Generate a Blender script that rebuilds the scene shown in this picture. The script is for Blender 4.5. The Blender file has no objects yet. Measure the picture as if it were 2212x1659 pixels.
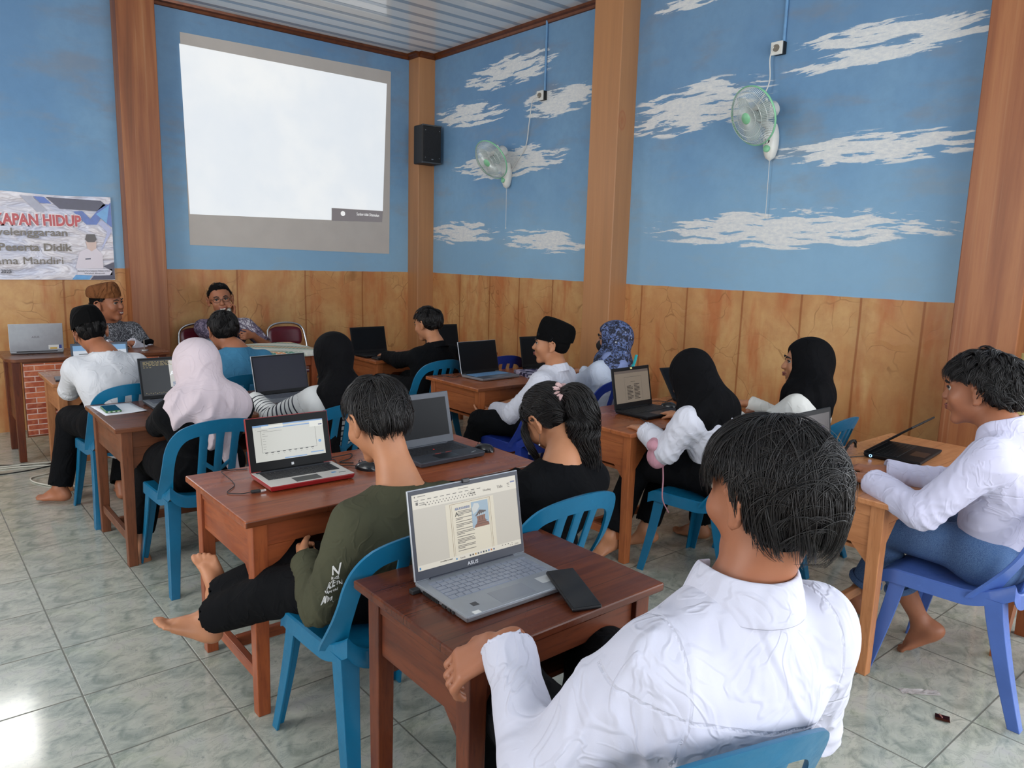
import bpy, math, random
import numpy as np
from mathutils import Vector, Matrix, Euler, noise as mnoise

random.seed(7); np.random.seed(7)
SC = bpy.context.scene
COL = SC.collection
PI = math.pi

# ---------------------------------------------------------------- camera
W, H = 2212, 1659
CAM = Vector((-0.4095, -4.3776, 1.5509))
YAW, PITCH, ROLL, FPX = 0.697275, 0.166615, 0.028192, 1615.3
fwd = Vector((math.sin(YAW)*math.cos(PITCH), math.cos(YAW)*math.cos(PITCH), -math.sin(PITCH)))
rt = Vector((math.cos(YAW), -math.sin(YAW), 0)); up = rt.cross(fwd)
r2 = rt*math.cos(ROLL)+up*math.sin(ROLL); u2 = -rt*math.sin(ROLL)+up*math.cos(ROLL)
cam = bpy.data.cameras.new('camera'); camo = bpy.data.objects.new('camera', cam); COL.objects.link(camo)
cam.sensor_width = 36; cam.sensor_fit = 'HORIZONTAL'; cam.lens = FPX/W*36; cam.clip_start = .05
camo.matrix_world = Matrix(((r2.x, u2.x, -fwd.x, CAM.x), (r2.y, u2.y, -fwd.y, CAM.y), (r2.z, u2.z, -fwd.z, CAM.z), (0, 0, 0, 1)))
SC.camera = camo
SC.view_settings.view_transform = 'Standard'; SC.view_settings.look = 'None'
SC.view_settings.gamma = 1.0; SC.view_settings.use_curve_mapping = False
SC.view_settings.exposure = 0.22

# ---------------------------------------------------------------- world (overcast daylight outside)
wd = bpy.data.worlds.new('world'); SC.world = wd; wd.use_nodes = True
bg = wd.node_tree.nodes['Background']; bg.inputs[0].default_value = (0.88, 0.94, 1.0, 1); bg.inputs[1].default_value = 2.6

def area(name, loc, direction, sx, sy, power, color=(1, 1, 1)):
    l = bpy.data.lights.new(name, 'AREA'); l.shape = 'RECTANGLE'; l.size = sx; l.size_y = sy
    l.energy = power; l.color = color
    o = bpy.data.objects.new(name, l); COL.objects.link(o); o.location = loc
    o.rotation_euler = Vector(direction).to_track_quat('-Z', 'Z').to_euler()
    return o
# daylight coming in through the openings of the room (behind, right behind, left, front vent window)
area('daylight_back', (0.8, -7.25, 1.9), (0, 1, 0), 6.5, 2.4, 118, (.95, .97, 1))
area('daylight_right', (4.55, -5.2, 1.7), (-1, .15, -.05), 2.2, 2.2, 62, (.92, .95, 1))
area('daylight_left', (-3.85, -1.2, 1.8), (1, 0, .06), 4.5, 1.9, 125, (1, .97, .92))
area('daylight_vent', (-0.37, 2.93, 2.72), (0, -1, -.25), 1.35, .6, 22, (1, .97, .93))

# ---------------------------------------------------------------- helpers
def lin(c):
    c = c/255.0
    return c/12.92 if c <= .04045 else ((c+.055)/1.055)**2.4
def rgb(r, g, b): return (lin(r), lin(g), lin(b), 1)

class NT:
    """small helper around a material node tree"""
    def __init__(s, name):
        s.m = bpy.data.materials.new(name); s.m.use_nodes = True
        s.t = s.m.node_tree; s.b = s.t.nodes['Principled BSDF']
    def n(s, typ, **kw):
        nd = s.t.nodes.new(typ)
        for k, v in kw.items():
            if hasattr(nd, k): setattr(nd, k, v)
            else: nd.inputs[k].default_value = v
        return nd
    def put(s, inp, v):
        if isinstance(v, bpy.types.NodeSocket): s.t.links.new(v, inp)
        else: inp.default_value = v
    def math(s, op, a, b=0.0, clamp=False):
        nd = s.t.nodes.new('ShaderNodeMath'); nd.operation = op; nd.use_clamp = clamp
        s.put(nd.inputs[0], a); s.put(nd.inputs[1], b); return nd.outputs[0]
    def sep(s, v):
        nd = s.t.nodes.new('ShaderNodeSeparateXYZ'); s.put(nd.inputs[0], v); return nd.outputs
    def comb(s, x=0.0, y=0.0, z=0.0):
        nd = s.t.nodes.new('ShaderNodeCombineXYZ')
        for i, v in enumerate((x, y, z)): s.put(nd.inputs[i], v)
        return nd.outputs[0]
    def noise(s, vec, scale, detail=4.0, rough=.5, dist=0.0):
        nd = s.t.nodes.new('ShaderNodeTexNoise'); s.put(nd.inputs['Vector'], vec)
        nd.inputs['Scale'].default_value = scale; nd.inputs['Detail'].default_value = detail
        nd.inputs['Roughness'].default_value = rough; nd.inputs['Distortion'].default_value = dist
        return nd.outputs['Fac']
    def vor(s, vec, scale, feature='F1', out='Distance'):
        nd = s.t.nodes.new('ShaderNodeTexVoronoi'); nd.feature = feature; s.put(nd.inputs['Vector'], vec)
        nd.inputs['Scale'].default_value = scale; return nd.outputs[out]
    def ramp(s, fac, stops):
        nd = s.t.nodes.new('ShaderNodeValToRGB'); s.put(nd.inputs[0], fac); e = nd.color_ramp.elements
        while len(e) < len(stops): e.new(.5)
        for el, (p, c) in zip(e, stops):
            el.position = p; el.color = c if len(c) == 4 else (*c, 1)
        return nd.outputs[0]
    def map(s, v, a, b, c=0.0, d=1.0, smooth=True):
        nd = s.t.nodes.new('ShaderNodeMapRange'); nd.interpolation_type = 'SMOOTHSTEP' if smooth else 'LINEAR'
        for i, x in enumerate((v, a, b, c, d)): s.put(nd.inputs[i], x)
        return nd.outputs[0]
    def mix(s, f, a, b, typ='MIX'):
        nd = s.t.nodes.new('ShaderNodeMix'); nd.data_type = 'RGBA'; nd.blend_type = typ
        s.put(nd.inputs[0], f); s.put(nd.inputs[6], a); s.put(nd.inputs[7], b); return nd.outputs[2]
    def vmul(s, v, k):
        nd = s.t.nodes.new('ShaderNodeVectorMath'); nd.operation = 'MULTIPLY'; s.put(nd.inputs[0], v); nd.inputs[1].default_value = k
        return nd.outputs[0]
    def pos(s): return s.t.nodes.new('ShaderNodeNewGeometry').outputs['Position']
    def obj(s): return s.t.nodes.new('ShaderNodeTexCoord').outputs['Object']
    def attr(s, name):
        nd = s.t.nodes.new('ShaderNodeAttribute'); nd.attribute_name = name; return nd.outputs['Fac']
    def bump(s, h, strength=.3, dist=.01):
        nd = s.t.nodes.new('ShaderNodeBump'); nd.inputs['Strength'].default_value = strength
        nd.inputs['Distance'].default_value = dist; s.put(nd.inputs['Height'], h)
        s.t.links.new(nd.outputs[0], s.b.inputs['Normal'])
    def fin(s, color=None, rough=None, metal=None, spec=None):
        for k, v in (('Base Color', color), ('Roughness', rough), ('Metallic', metal), ('Specular IOR Level', spec)):
            if v is not None: s.put(s.b.inputs[k], v)
        return s.m

_mats = {}
def mat(name, color, rough=.5, metal=0.0, var=.0, scale=20, bump=0.0, spec=.5, coat=0.0, alpha=1.0, sheen=0.0):
    if name in _mats: return _mats[name]
    t = NT(name)
    o = t.obj()
    nz = t.noise(o, scale, 5.0)
    c2 = tuple(max(0, x*(1-var)) for x in color[:3])+(1,)
    col = t.mix(t.map(nz, .3, .7), color, c2)
    t.fin(col, rough, metal, spec)
    if bump: t.bump(nz, bump, .004)
    if coat: t.b.inputs['Coat Weight'].default_value = coat; t.b.inputs['Coat Roughness'].default_value = .1
    if alpha < 1: t.b.inputs['Alpha'].default_value = alpha
    if sheen: t.b.inputs['Sheen Weight'].default_value = sheen
    _mats[name] = t.m
    return t.m
def emit(name, color, strength=1.0, rough=.3):
    if name in _mats: return _mats[name]
    t = NT(name); t.fin(tuple(x*.15 for x in color[:3])+(1,), rough)
    nz = t.noise(t.obj(), 12, 2.0)
    t.put(t.b.inputs['Emission Color'], t.mix(t.map(nz, .2, .8, 0, .08), color, tuple(x*.8 for x in color[:3])+(1,)))
    t.b.inputs['Emission Strength'].default_value = strength
    _mats[name] = t.m
    return t.m

class MB:
    """collects shapes into ONE mesh"""
    def __init__(s): s.v = []; s.f = []; s.mi = []; s.cur = 0
    def add(s, vs, fs, mi=None):
        o = len(s.v); s.v += [tuple(v) for v in vs]
        s.f += [tuple(i+o for i in f) for f in fs]; s.mi += [s.cur if mi is None else mi]*len(fs)
        return s
    def box(s, c, size, rot=None, mi=None, taper=None):
        x, y, z = (d/2 for d in size); vs = []
        for k in (-1, 1):
            tx = ty = 1
            if taper and k == -1: tx, ty = taper
            for a, b in ((-1, -1), (1, -1), (1, 1), (-1, 1)): vs.append(Vector((a*x*tx, b*y*ty, k*z)))
        if rot is not None:
            R = Euler(rot).to_matrix(); vs = [R @ v for v in vs]
        vs = [v+Vector(c) for v in vs]
        return s.add(vs, [(3, 2, 1, 0), (4, 5, 6, 7), (0, 1, 5, 4), (1, 2, 6, 5), (2, 3, 7, 6), (3, 0, 4, 7)], mi)
    def hexa(s, bot, top, mi=None):
        return s.add(list(bot)+list(top), [(3, 2, 1, 0), (4, 5, 6, 7), (0, 1, 5, 4), (1, 2, 6, 5), (2, 3, 7, 6), (3, 0, 4, 7)], mi)
    def quad(s, a, b, c, d, mi=None): return s.add([a, b, c, d], [(0, 1, 2, 3)], mi)
    def prism(s, poly, axis, lo, hi, mi=None):
        """extrude 2D polygon along axis ('x','y','z'); poly is CCW in the remaining two axes"""
        def P(p, h):
            return {'x': (h, p[0], p[1]), 'y': (p[0], h, p[1]), 'z': (p[0], p[1], h)}[axis]
        n = len(poly); vs = [P(p, lo) for p in poly]+[P(p, hi) for p in poly]
        fs = [tuple(range(n-1, -1, -1)), tuple(range(n, 2*n))]+[(i, (i+1) % n, n+(i+1) % n, n+i) for i in range(n)]
        return s.add(vs, fs, mi)
    def tube(s, pts, r, n=8, mi=None, cap=True, flat=1.0):
        pts = [Vector(p) for p in pts]; m = len(pts)
        rs = r if isinstance(r, (list, tuple)) else [r]*m
        t0 = (pts[1]-pts[0]).normalized(); ref = Vector((0, 0, 1)) if abs(t0.z) < .9 else Vector((1, 0, 0))
        u = t0.cross(ref).normalized(); vs = []
        for i, p in enumerate(pts):
            t = (pts[min(i+1, m-1)]-pts[max(i-1, 0)])
            if t.length < 1e-9: t = t0
            t = t.normalized(); u = (u-t*u.dot(t)).normalized(); w = t.cross(u)
            for k in range(n):
                a = 2*PI*k/n; vs.append(p+(u*math.cos(a)+w*math.sin(a)*flat)*rs[i])
        fs = [(i*n+k, i*n+(k+1) % n, (i+1)*n+(k+1) % n, (i+1)*n+k) for i in range(m-1) for k in range(n)]
        if cap: fs += [tuple(range(n-1, -1, -1)), tuple((m-1)*n+k for k in range(n))]
        return s.add(vs, fs, mi)
    def lathe(s, prof, n=32, c=(0, 0, 0), M=None, mi=None):
        vs = []
        for (r, z) in prof:
            for k in range(n):
                a = 2*PI*k/n; p = Vector((r*math.cos(a), r*math.sin(a), z))
                if M is not None: p = M @ p
                vs.append(p+Vector(c))
        fs = [(i*n+k, i*n+(k+1) % n, (i+1)*n+(k+1) % n, (i+1)*n+k) for i in range(len(prof)-1) for k in range(n)]
        return s.add(vs, fs, mi)
    def ell(s, c, r, n=16, M=None, mi=None):
        prof = [(math.sin(PI*i/n), -math.cos(PI*i/n)) for i in range(n+1)]
        S = Matrix.Diagonal(Vector(r)); M = (M @ S) if M is not None else S
        prof = [(max(a, .001), b) for a, b in prof]
        return s.lathe(prof, n*2, c, M, mi)
    def xf(s, M):
        s.v = [tuple(M @ Vector(v)) for v in s.v]; return s
    def build(s, name, mats, parent=None, smooth=None, bevel=0, loc=None, subsurf=0):
        me = bpy.data.meshes.new(name); me.from_pydata(s.v, [], s.f); me.update()
        if not isinstance(mats, (list, tuple)): mats = [mats]
        for m in mats: me.materials.append(m)
        if len(mats) > 1: me.polygons.foreach_set('material_index', [min(i, len(mats)-1) for i in s.mi])
        if smooth is not None:
            me.polygons.foreach_set('use_smooth', [True]*len(me.polygons))
            me.set_sharp_from_angle(angle=math.radians(smooth))
        o = bpy.data.objects.new(name, me); COL.objects.link(o)
        if parent is not None: o.parent = parent
        if loc is not None: o.location = loc
        if bevel:
            b = o.modifiers.new('bevel', 'BEVEL'); b.width = bevel; b.segments = 2; b.limit_method = 'ANGLE'; b.angle_limit = .7
        return o

def tag(o, label, cat, group=None):
    o['label'] = label; o['category'] = cat
    if group: o['group'] = group
    return o
def thing(name, label, cat, loc=(0, 0, 0), rotz=0, group=None):
    o = bpy.data.objects.new(name, None); COL.objects.link(o); o.empty_display_size = .1
    o.location = loc; o.rotation_euler = (0, 0, rotz)
    return tag(o, label, cat, group)
def struct(o): o['kind'] = 'structure'; return o
def dup(root, loc, rotz, label, group=None, mats=None):
    """copy a thing with its parts and their sub-parts"""
    kids = {}
    for x in SC.objects: kids.setdefault(x.parent, []).append(x)
    def cp2(o, par):
        c = o.copy(); COL.objects.link(c)
        if par is not None: c.parent = par
        if mats and c.type == 'MESH':
            for i, sl in enumerate(c.material_slots):
                if sl.material and sl.material.name in mats:
                    nm = sl.material.name; sl.link = 'OBJECT'; sl.material = mats[nm]
        for ch in kids.get(o, []): cp2(ch, c)
        return c
    c = cp2(root, None); c.location = loc; c.rotation_euler = (0, 0, rotz); c['label'] = label
    if group: c['group'] = group
    return c
def text_obj(name, s, size, m, parent, M, ext=.0005, bold=0.0, align='LEFT', width=None):
    cu = bpy.data.curves.new(name, 'FONT'); cu.body = s; cu.size = size; cu.extrude = ext; cu.offset = bold; cu.align_x = align
    cu.resolution_u = 3
    o = bpy.data.objects.new('tmp', cu); COL.objects.link(o)
    dg = bpy.context.evaluated_depsgraph_get(); me = bpy.data.meshes.new_from_object(o.evaluated_get(dg))
    me = me or bpy.data.meshes.new(name)
    bpy.data.objects.remove(o)
    if width:
        xs = [v.co.x for v in me.vertices]; k = width/(max(xs)-min(xs))
        for v in me.vertices: v.co.x *= k
    me.transform(M); me.materials.clear(); me.materials.append(m)
    r = bpy.data.objects.new(name, me); COL.objects.link(r)
    if parent is not None: r.parent = parent
    return r
def smooth_path(pts, n=8):
    """Catmull-Rom through points"""
    P = [Vector(p) for p in pts]; P = [P[0]*2-P[1]]+P+[P[-1]*2-P[-2]]; out = []
    for i in range(1, len(P)-2):
        for k in range(n):
            t = k/n
            out.append(.5*((2*P[i])+(-P[i-1]+P[i+1])*t+(2*P[i-1]-5*P[i]+4*P[i+1]-P[i+2])*t*t+(-P[i-1]+3*P[i]-3*P[i+1]+P[i+2])*t**3))
    out.append(P[-2]); return out
# ================================================================ ROOM
XR, YF, ZC = 4.37, 2.98, 3.69
ZW = 1.365       # top of the painted wainscot

def wall_material(name, axis, clouds, seams, tint=1.0):
    t = NT(name); p = t.pos(); X, Y, Z = t.sep(p); A = X if axis == 'x' else Y
    # ---- blue sky paint
    v = t.vmul(p, (1, 1, 1))
    n1 = t.noise(v, .9, 3.0, .55); n2 = t.noise(t.comb(t.math('MULTIPLY', A, 1.2), 0.0, t.math('MULTIPLY', Z, 3.2)), 1.3, 5.0, .6)
    n3 = t.noise(v, 14, 5.0, .65)
    blue = t.mix(t.map(n1, .35, .65), rgb(104, 148, 188), rgb(124, 165, 198))
    blue = t.mix(t.map(n2, .48, .72), blue, rgb(132, 148, 164))
    blue = t.mix(t.map(n3, .3, .75, 0, .25), blue, rgb(92, 132, 168))
    blue = t.mix(t.map(Z, 2.7, ZW, 0, .6), blue, rgb(150, 188, 212))  # sky pales to the horizon; the paint also lifts the underlit lower wall
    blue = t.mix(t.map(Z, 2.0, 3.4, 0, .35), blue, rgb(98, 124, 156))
    if clouds:
        tot = None
        for (a0, z0, ra, rz, k) in clouds:
            da = t.math('DIVIDE', t.math('SUBTRACT', A, a0), ra)
            dz = t.math('DIVIDE', t.math('SUBTRACT', t.math('SUBTRACT', Z, z0), t.math('MULTIPLY', da, k)), rz)
            e = t.math('SUBTRACT', 1.0, t.math('ADD', t.math('MULTIPLY', da, da), t.math('MULTIPLY', dz, dz)))
            tot = e if tot is None else t.math('MAXIMUM', tot, e)
        tot = t.math('MAXIMUM', tot, -1.0)
        w = t.noise(v, 2.2, 2.0)
        zz = t.math('ADD', Z, t.math('MULTIPLY', w, .10))
        st = t.noise(t.comb(t.math('MULTIPLY', A, 1.0), 3.0, t.math('MULTIPLY', zz, 9.0)), 3.0, 3.0, .55)
        fr = t.noise(t.comb(t.math('MULTIPLY', A, 1.0), 9.0, t.math('MULTIPLY', Z, 2.5)), 22, 6.0, .75)
        s = t.math('ADD', t.math('MULTIPLY', tot, .34), t.math('ADD', t.math('MULTIPLY', st, 1.5), t.math('MULTIPLY', fr, .36)))
        gate = t.map(tot, -.08, .18)
        mask = t.math('MULTIPLY', t.map(s, 1.04, 1.13), gate)
        white = t.mix(t.map(fr, .3, .7), rgb(232, 231, 226), rgb(204, 208, 212))
        blue = t.mix(mask, blue, white)
    # ---- wainscot: stone-like ochre paint with seams and cracks
    w1 = t.noise(v, 1.6, 4.0, .6, .8); w2 = t.noise(t.comb(t.math('MULTIPLY', A, 3.0), 0.0, t.math('MULTIPLY', Z, .7)), 1.8, 4.0, .6)
    w3 = t.noise(v, 9, 6.0, .7)
    och = t.mix(t.map(w1, .35, .65), rgb(194, 140, 88), rgb(204, 160, 106))
    och = t.mix(t.map(w2, .45, .7), och, rgb(184, 112, 66))
    och = t.mix(t.map(w3, .35, .8, 0, .45), och, rgb(168, 108, 68))
    wob = t.math('MULTIPLY', t.math('SUBTRACT', t.noise(v, 2.5, 3.0), .5), .5)
    av = t.comb(t.math('ADD', A, wob), 0.0, t.math('ADD', Z, wob))
    cr = t.vor(av, 4.6, 'DISTANCE_TO_EDGE'); crm = t.math('MULTIPLY', t.map(cr, .0, .022, 1, 0), t.map(t.noise(v, 3.1, 2.0), .46, .60))
    och = t.mix(t.math('MULTIPLY', crm, .55), och, rgb(128, 82, 44))
    line = None
    for s0 in seams:
        d = t.math('ABSOLUTE', t.math('SUBTRACT', t.math('ADD', A, t.math('MULTIPLY', t.noise(v, 1.4, 2.0), .02)), s0+.01))
        line = d if line is None else t.math('MINIMUM', line, d)
    seam = t.map(line, .003, .012, 1, 0)
    och = t.mix(t.math('MULTIPLY', seam, .75), och, rgb(140, 72, 34))
    och = t.mix(t.map(line, .01, .09, .22, 0), och, rgb(150, 96, 50))
    edge = t.math('ADD', Z, t.math('MULTIPLY', t.noise(v, 5, 3.0), .012))
    col = t.mix(t.map(edge, ZW+.003, ZW+.009), och, blue)
    h = t.math('ADD', t.math('MULTIPLY', n3, .3), t.math('MULTIPLY', cr, t.map(Z, ZW, ZW+.01, 1.2, 0)))
    t.bump(h, .22, .02)
    t.fin(col, t.map(Z, ZW, ZW+.01, .42, .55), 0.0, .35)
    return t.m

clouds_r = [(1.50, 3.32, .74, .15, -.02), (.80, 2.96, .52, .15, -.02), (2.12, 3.00, .66, .14, .05), (1.50, 2.47, .92, .17, 0),
            (2.25, 1.81, .66, .14, 0), (.92, 1.72, .66, .12, .02), (-.70, 2.70, .70, .20, -.04), (-2.10, 2.96, .66, .075, .03),
            (-2.10, 2.85, .70, .07, -.03), (-2.08, 2.29, .70, .11, .01), (-1.48, 1.80, 1.22, .145, .0), (-.60, 3.46, .35, .06, 0)]
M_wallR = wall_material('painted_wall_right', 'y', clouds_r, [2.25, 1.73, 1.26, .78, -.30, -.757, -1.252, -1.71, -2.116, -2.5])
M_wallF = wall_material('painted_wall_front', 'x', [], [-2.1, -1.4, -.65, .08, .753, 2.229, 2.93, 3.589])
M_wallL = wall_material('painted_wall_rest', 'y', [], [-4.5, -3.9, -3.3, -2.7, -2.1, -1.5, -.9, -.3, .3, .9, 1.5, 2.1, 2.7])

# walls (with openings for daylight)
def wallbox(name, boxes, m):
    b = MB()
    for lo, hi in boxes: b.box([(l+h)/2 for l, h in zip(lo, hi)], [h-l for l, h in zip(lo, hi)])
    return struct(b.build(name, m))
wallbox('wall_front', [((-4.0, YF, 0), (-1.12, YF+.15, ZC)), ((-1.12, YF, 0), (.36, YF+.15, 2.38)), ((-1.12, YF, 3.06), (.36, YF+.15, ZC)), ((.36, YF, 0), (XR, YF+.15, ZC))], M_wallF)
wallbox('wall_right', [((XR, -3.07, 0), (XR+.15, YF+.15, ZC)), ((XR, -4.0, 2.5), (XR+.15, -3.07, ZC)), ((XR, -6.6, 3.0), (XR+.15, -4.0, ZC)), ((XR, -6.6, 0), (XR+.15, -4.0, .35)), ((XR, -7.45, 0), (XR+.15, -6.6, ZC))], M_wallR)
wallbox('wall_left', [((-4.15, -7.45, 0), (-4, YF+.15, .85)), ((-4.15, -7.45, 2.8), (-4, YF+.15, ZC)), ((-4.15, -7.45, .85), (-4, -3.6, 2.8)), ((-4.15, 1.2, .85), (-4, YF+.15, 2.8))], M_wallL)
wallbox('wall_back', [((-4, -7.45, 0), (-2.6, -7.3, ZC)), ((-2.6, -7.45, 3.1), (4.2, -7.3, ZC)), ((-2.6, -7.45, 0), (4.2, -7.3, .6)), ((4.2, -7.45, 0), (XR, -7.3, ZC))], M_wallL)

# floor: glazed 40 cm tiles, the same grey-green marble print on every tile
def floor_mat():
    t = NT('marble_floor_tiles'); p = t.pos(); X, Y, Z = t.sep(p)
    ux = t.math('DIVIDE', X, .4*.9912); uy = t.math('DIVIDE', Y, .4)
    fx = t.math('SUBTRACT', ux, t.math('FLOOR', ux)); fy = t.math('SUBTRACT', uy, t.math('FLOOR', uy))
    gx = t.math('MINIMUM', fx, t.math('SUBTRACT', 1.0, fx)); gy = t.math('MINIMUM', fy, t.math('SUBTRACT', 1.0, fy))
    g = t.math('MINIMUM', gx, gy); grout = t.map(g, .004, .010, 1, 0)
    idv = t.comb(t.math('FLOOR', ux), t.math('FLOOR', uy), 0.0)
    wn = t.t.nodes.new('ShaderNodeTexWhiteNoise'); t.put(wn.inputs['Vector'], idv)
    uv = t.comb(t.math('MULTIPLY', fx, 1.0), t.math('MULTIPLY', fy, 1.0), 2.0)
    # veins run diagonally
    dv = t.comb(t.math('ADD', t.math('MULTIPLY', fx, 1.3), t.math('MULTIPLY', fy, .5)), t.math('MULTIPLY', t.math('SUBTRACT', fy, t.math('MULTIPLY', fx, .35)), 1.9), 4.0)
    a = t.noise(dv, 1.7, 7.0, .62, .9); b = t.noise(dv, 2.6, 9.0, .70, 2.2); c = t.noise(uv, 2.1, 4.0)
    col = t.ramp(a, [(.33, rgb(140, 146, 136)), (.46, rgb(164, 167, 156)), (.58, rgb(182, 182, 170)), (.72, rgb(176, 174, 168))])
    col = t.mix(t.map(b, .52, .66, 0, .7), col, rgb(120, 130, 122))
    col = t.mix(t.map(b, .37, .30, 0, .6), col, rgb(188, 190, 190))
    vein = t.math('ABSOLUTE', t.math('SUBTRACT', b, .53)); col = t.mix(t.map(vein, 0, .012, .55, 0), col, rgb(92, 108, 106))
    col = t.mix(t.map(c, .5, .7, 0, .35), col, rgb(172, 178, 150))
    dirt = t.noise(p, 1.3, 5.0, .6); col = t.mix(t.map(dirt, .5, .8, 0, .22), col, rgb(120, 122, 112))
    col = t.mix(t.math('MULTIPLY', grout, .8), col, rgb(88, 88, 80))
    t.bump(t.math('SUBTRACT', t.math('MULTIPLY', b, .04), t.math('MULTIPLY', grout, 1.0)), .35, .003)
    t.fin(col, t.math('ADD', t.math('MULTIPLY', grout, .4), t.map(dirt, .3, .8, .10, .22)), 0.0, .55)
    return t.m
struct(MB().box((.18, -2.2, -.05), (8.7, 10.9, .1)).build('floor', floor_mat()))

def ceil_mat():
    t = NT('pvc_ceiling_strips'); p = t.pos(); X, Y, Z = t.sep(p)
    u = t.math('DIVIDE', t.math('ADD', Y, .03), .2175); f = t.math('SUBTRACT', u, t.math('FLOOR', u))
    d1 = t.math('ABSOLUTE', t.math('SUBTRACT', f, .18)); d2 = d1
    s = t.map(d1, .12, .19, 1, 0)
    nz = t.noise(t.vmul(p, (.4, 14, 1)), 3, 4.0)
    col = t.mix(t.map(nz, .3, .7, 0, .5), rgb(228, 230, 230), rgb(218, 221, 224))
    col = t.mix(s, col, rgb(160, 174, 188))
    t.bump(t.math('MULTIPLY', s, -1.0), .4, .004)
    t.fin(col, .09, 0.0, .8); return t.m
struct(MB().box((.18, -2.2, ZC+.05), (8.7, 10.9, .1)).build('ceiling', ceil_mat()))

def pillar_mat():
    t = NT('painted_wood_pillar'); p = t.pos(); X, Y, Z = t.sep(p)
    v = t.comb(t.math('MULTIPLY', X, 9.0), t.math('MULTIPLY', Y, 9.0), t.math('MULTIPLY', Z, .45))
    n = t.noise(v, 1.0, 6.0, .6, .35); n2 = t.noise(t.comb(t.math('MULTIPLY', X, 40.0), t.math('MULTIPLY', Y, 40.0), t.math('MULTIPLY', Z, .5)), 1.0, 4.0)
    col = t.ramp(n, [(.3, rgb(116, 68, 40)), (.45, rgb(142, 84, 50)), (.60, rgb(162, 104, 64)), (.74, rgb(146, 86, 54))])
    col = t.mix(t.map(n2, .58, .8, 0, .4), col, rgb(188, 146, 108))
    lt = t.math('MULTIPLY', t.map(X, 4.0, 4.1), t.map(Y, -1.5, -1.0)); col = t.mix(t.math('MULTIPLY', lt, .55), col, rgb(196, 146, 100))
    # a painted knot on the pillar near eye height
    dz = t.math('MULTIPLY', t.math('SUBTRACT', Z, 2.66), 14.0); dy = t.math('MULTIPLY', t.math('SUBTRACT', Y, -.15), 26.0)
    dx = t.math('MULTIPLY', t.math('SUBTRACT', X, 4.22), 26.0)
    r = t.math('SQRT', t.math('ADD', t.math('ADD', t.math('MULTIPLY', dz, dz), t.math('MULTIPLY', dy, dy)), t.math('MULTIPLY', dx, dx)))
    ring = t.math('MULTIPLY', t.map(r, 1.15, 1.5, 1, 0), t.map(t.math('SINE', t.math('MULTIPLY', r, 12.0)), -.2, .8, .4, 1))
    col = t.mix(t.math('MULTIPLY', ring, .55), col, rgb(168, 98, 62))
    t.bump(n, .1, .01); t.fin(col, .42, 0.0, .4); return t.m
M_pil = pillar_mat()
struct(MB().box((1.388, 2.89, ZC/2), (.305, .18, ZC)).build('trim_1', M_pil, bevel=.006))
struct(MB().box((4.27, 2.88, ZC/2), (.21, .21, ZC)).build('trim_2', M_pil, bevel=.006))
struct(MB().box((4.275, .03, ZC/2), (.205, .31, ZC)).build('trim_3', M_pil, bevel=.006))
struct(MB().box((4.275, -2.895, ZC/2), (.205, .33, ZC)).build('trim_4', M_pil, bevel=.006))
M_trim = mat('copper_ceiling_trim', rgb(112, 60, 30), .28, .35, .3)
def cove(name, pts):
    b = MB(); prof = [(0, 0), (.045, 0), (.04, -.02), (.02, -.03), (.012, -.05), (0, -.055)]
    P = [Vector(p) for p in pts]
    for a, c in zip(P, P[1:]):
        d = (c-a).normalized(); nrm = Vector((d.y, -d.x, 0))  # points into the room
        vs = [q+nrm*(-x if False else x)+Vector((0, 0, z)) for q in (a-d*.0, c) for x, z in prof]; n = len(prof)
        b.add(vs, [(i, (i+1) % n, n+(i+1) % n, n+i) for i in range(n)]+[tuple(range(n)), tuple(range(2*n-1, n-1, -1))])
    return struct(b.build(name, M_trim, smooth=40))
zt = ZC
cove('trim_5', [(-4, YF, zt), (1.235, YF, zt)]); cove('trim_6', [(1.54, YF, zt), (4.165, YF, zt), (4.165, 2.775, zt), (XR, 2.775, zt), (XR, .185, zt)])
cove('trim_7', [(XR, -.125, zt), (XR, -2.73, zt)])
# vent window in the front wall, windows elsewhere
M_frame = mat('window_wood', rgb(92, 56, 34), .4, 0, .3)
def glass_mat():
    t = NT('window_glass'); t.fin((1, 1, 1, 1), .02); t.b.inputs['Transmission Weight'].default_value = 1; t.b.inputs['IOR'].default_value = 1.02
    return t.m
M_glass = glass_mat()
def window(name, lo, hi, axis, n):
    b = MB(); w = .05
    L = [Vector(lo), Vector(hi)]; a = 0 if axis == 'x' else 1; o = 1-a; mid = (lo[o]+hi[o])/2
    def bar(a0, a1, z0, z1):
        c = [0, 0, (z0+z1)/2]; s = [0, 0, z1-z0]; c[a] = (a0+a1)/2; s[a] = a1-a0; c[o] = mid; s[o] = .06
        b.box(c, s)
    bar(lo[a], hi[a], lo[2], lo[2]+w); bar(lo[a], hi[a], hi[2]-w, hi[2])
    for i in range(n+1):
        x = lo[a]+(hi[a]-lo[a]-w)*i/n; bar(x, x+w, lo[2]+w, hi[2]-w)
    o_ = struct(b.build(name, M_frame))
    return o_
window('window_1', (-1.12, 3.0, 2.38), (.36, 3.1, 3.06), 'x', 3)
window('window_2', (-4.1, -3.6, .85), (-4.02, 1.2, 2.8), 'y', 6)
window('window_3', (-2.6, -7.42, .6), (4.2, -7.33, 3.1), 'x', 6)
window('window_4', (4.4, -6.6, .35), (4.48, -4.0, 3.0), 'y', 3)
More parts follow.
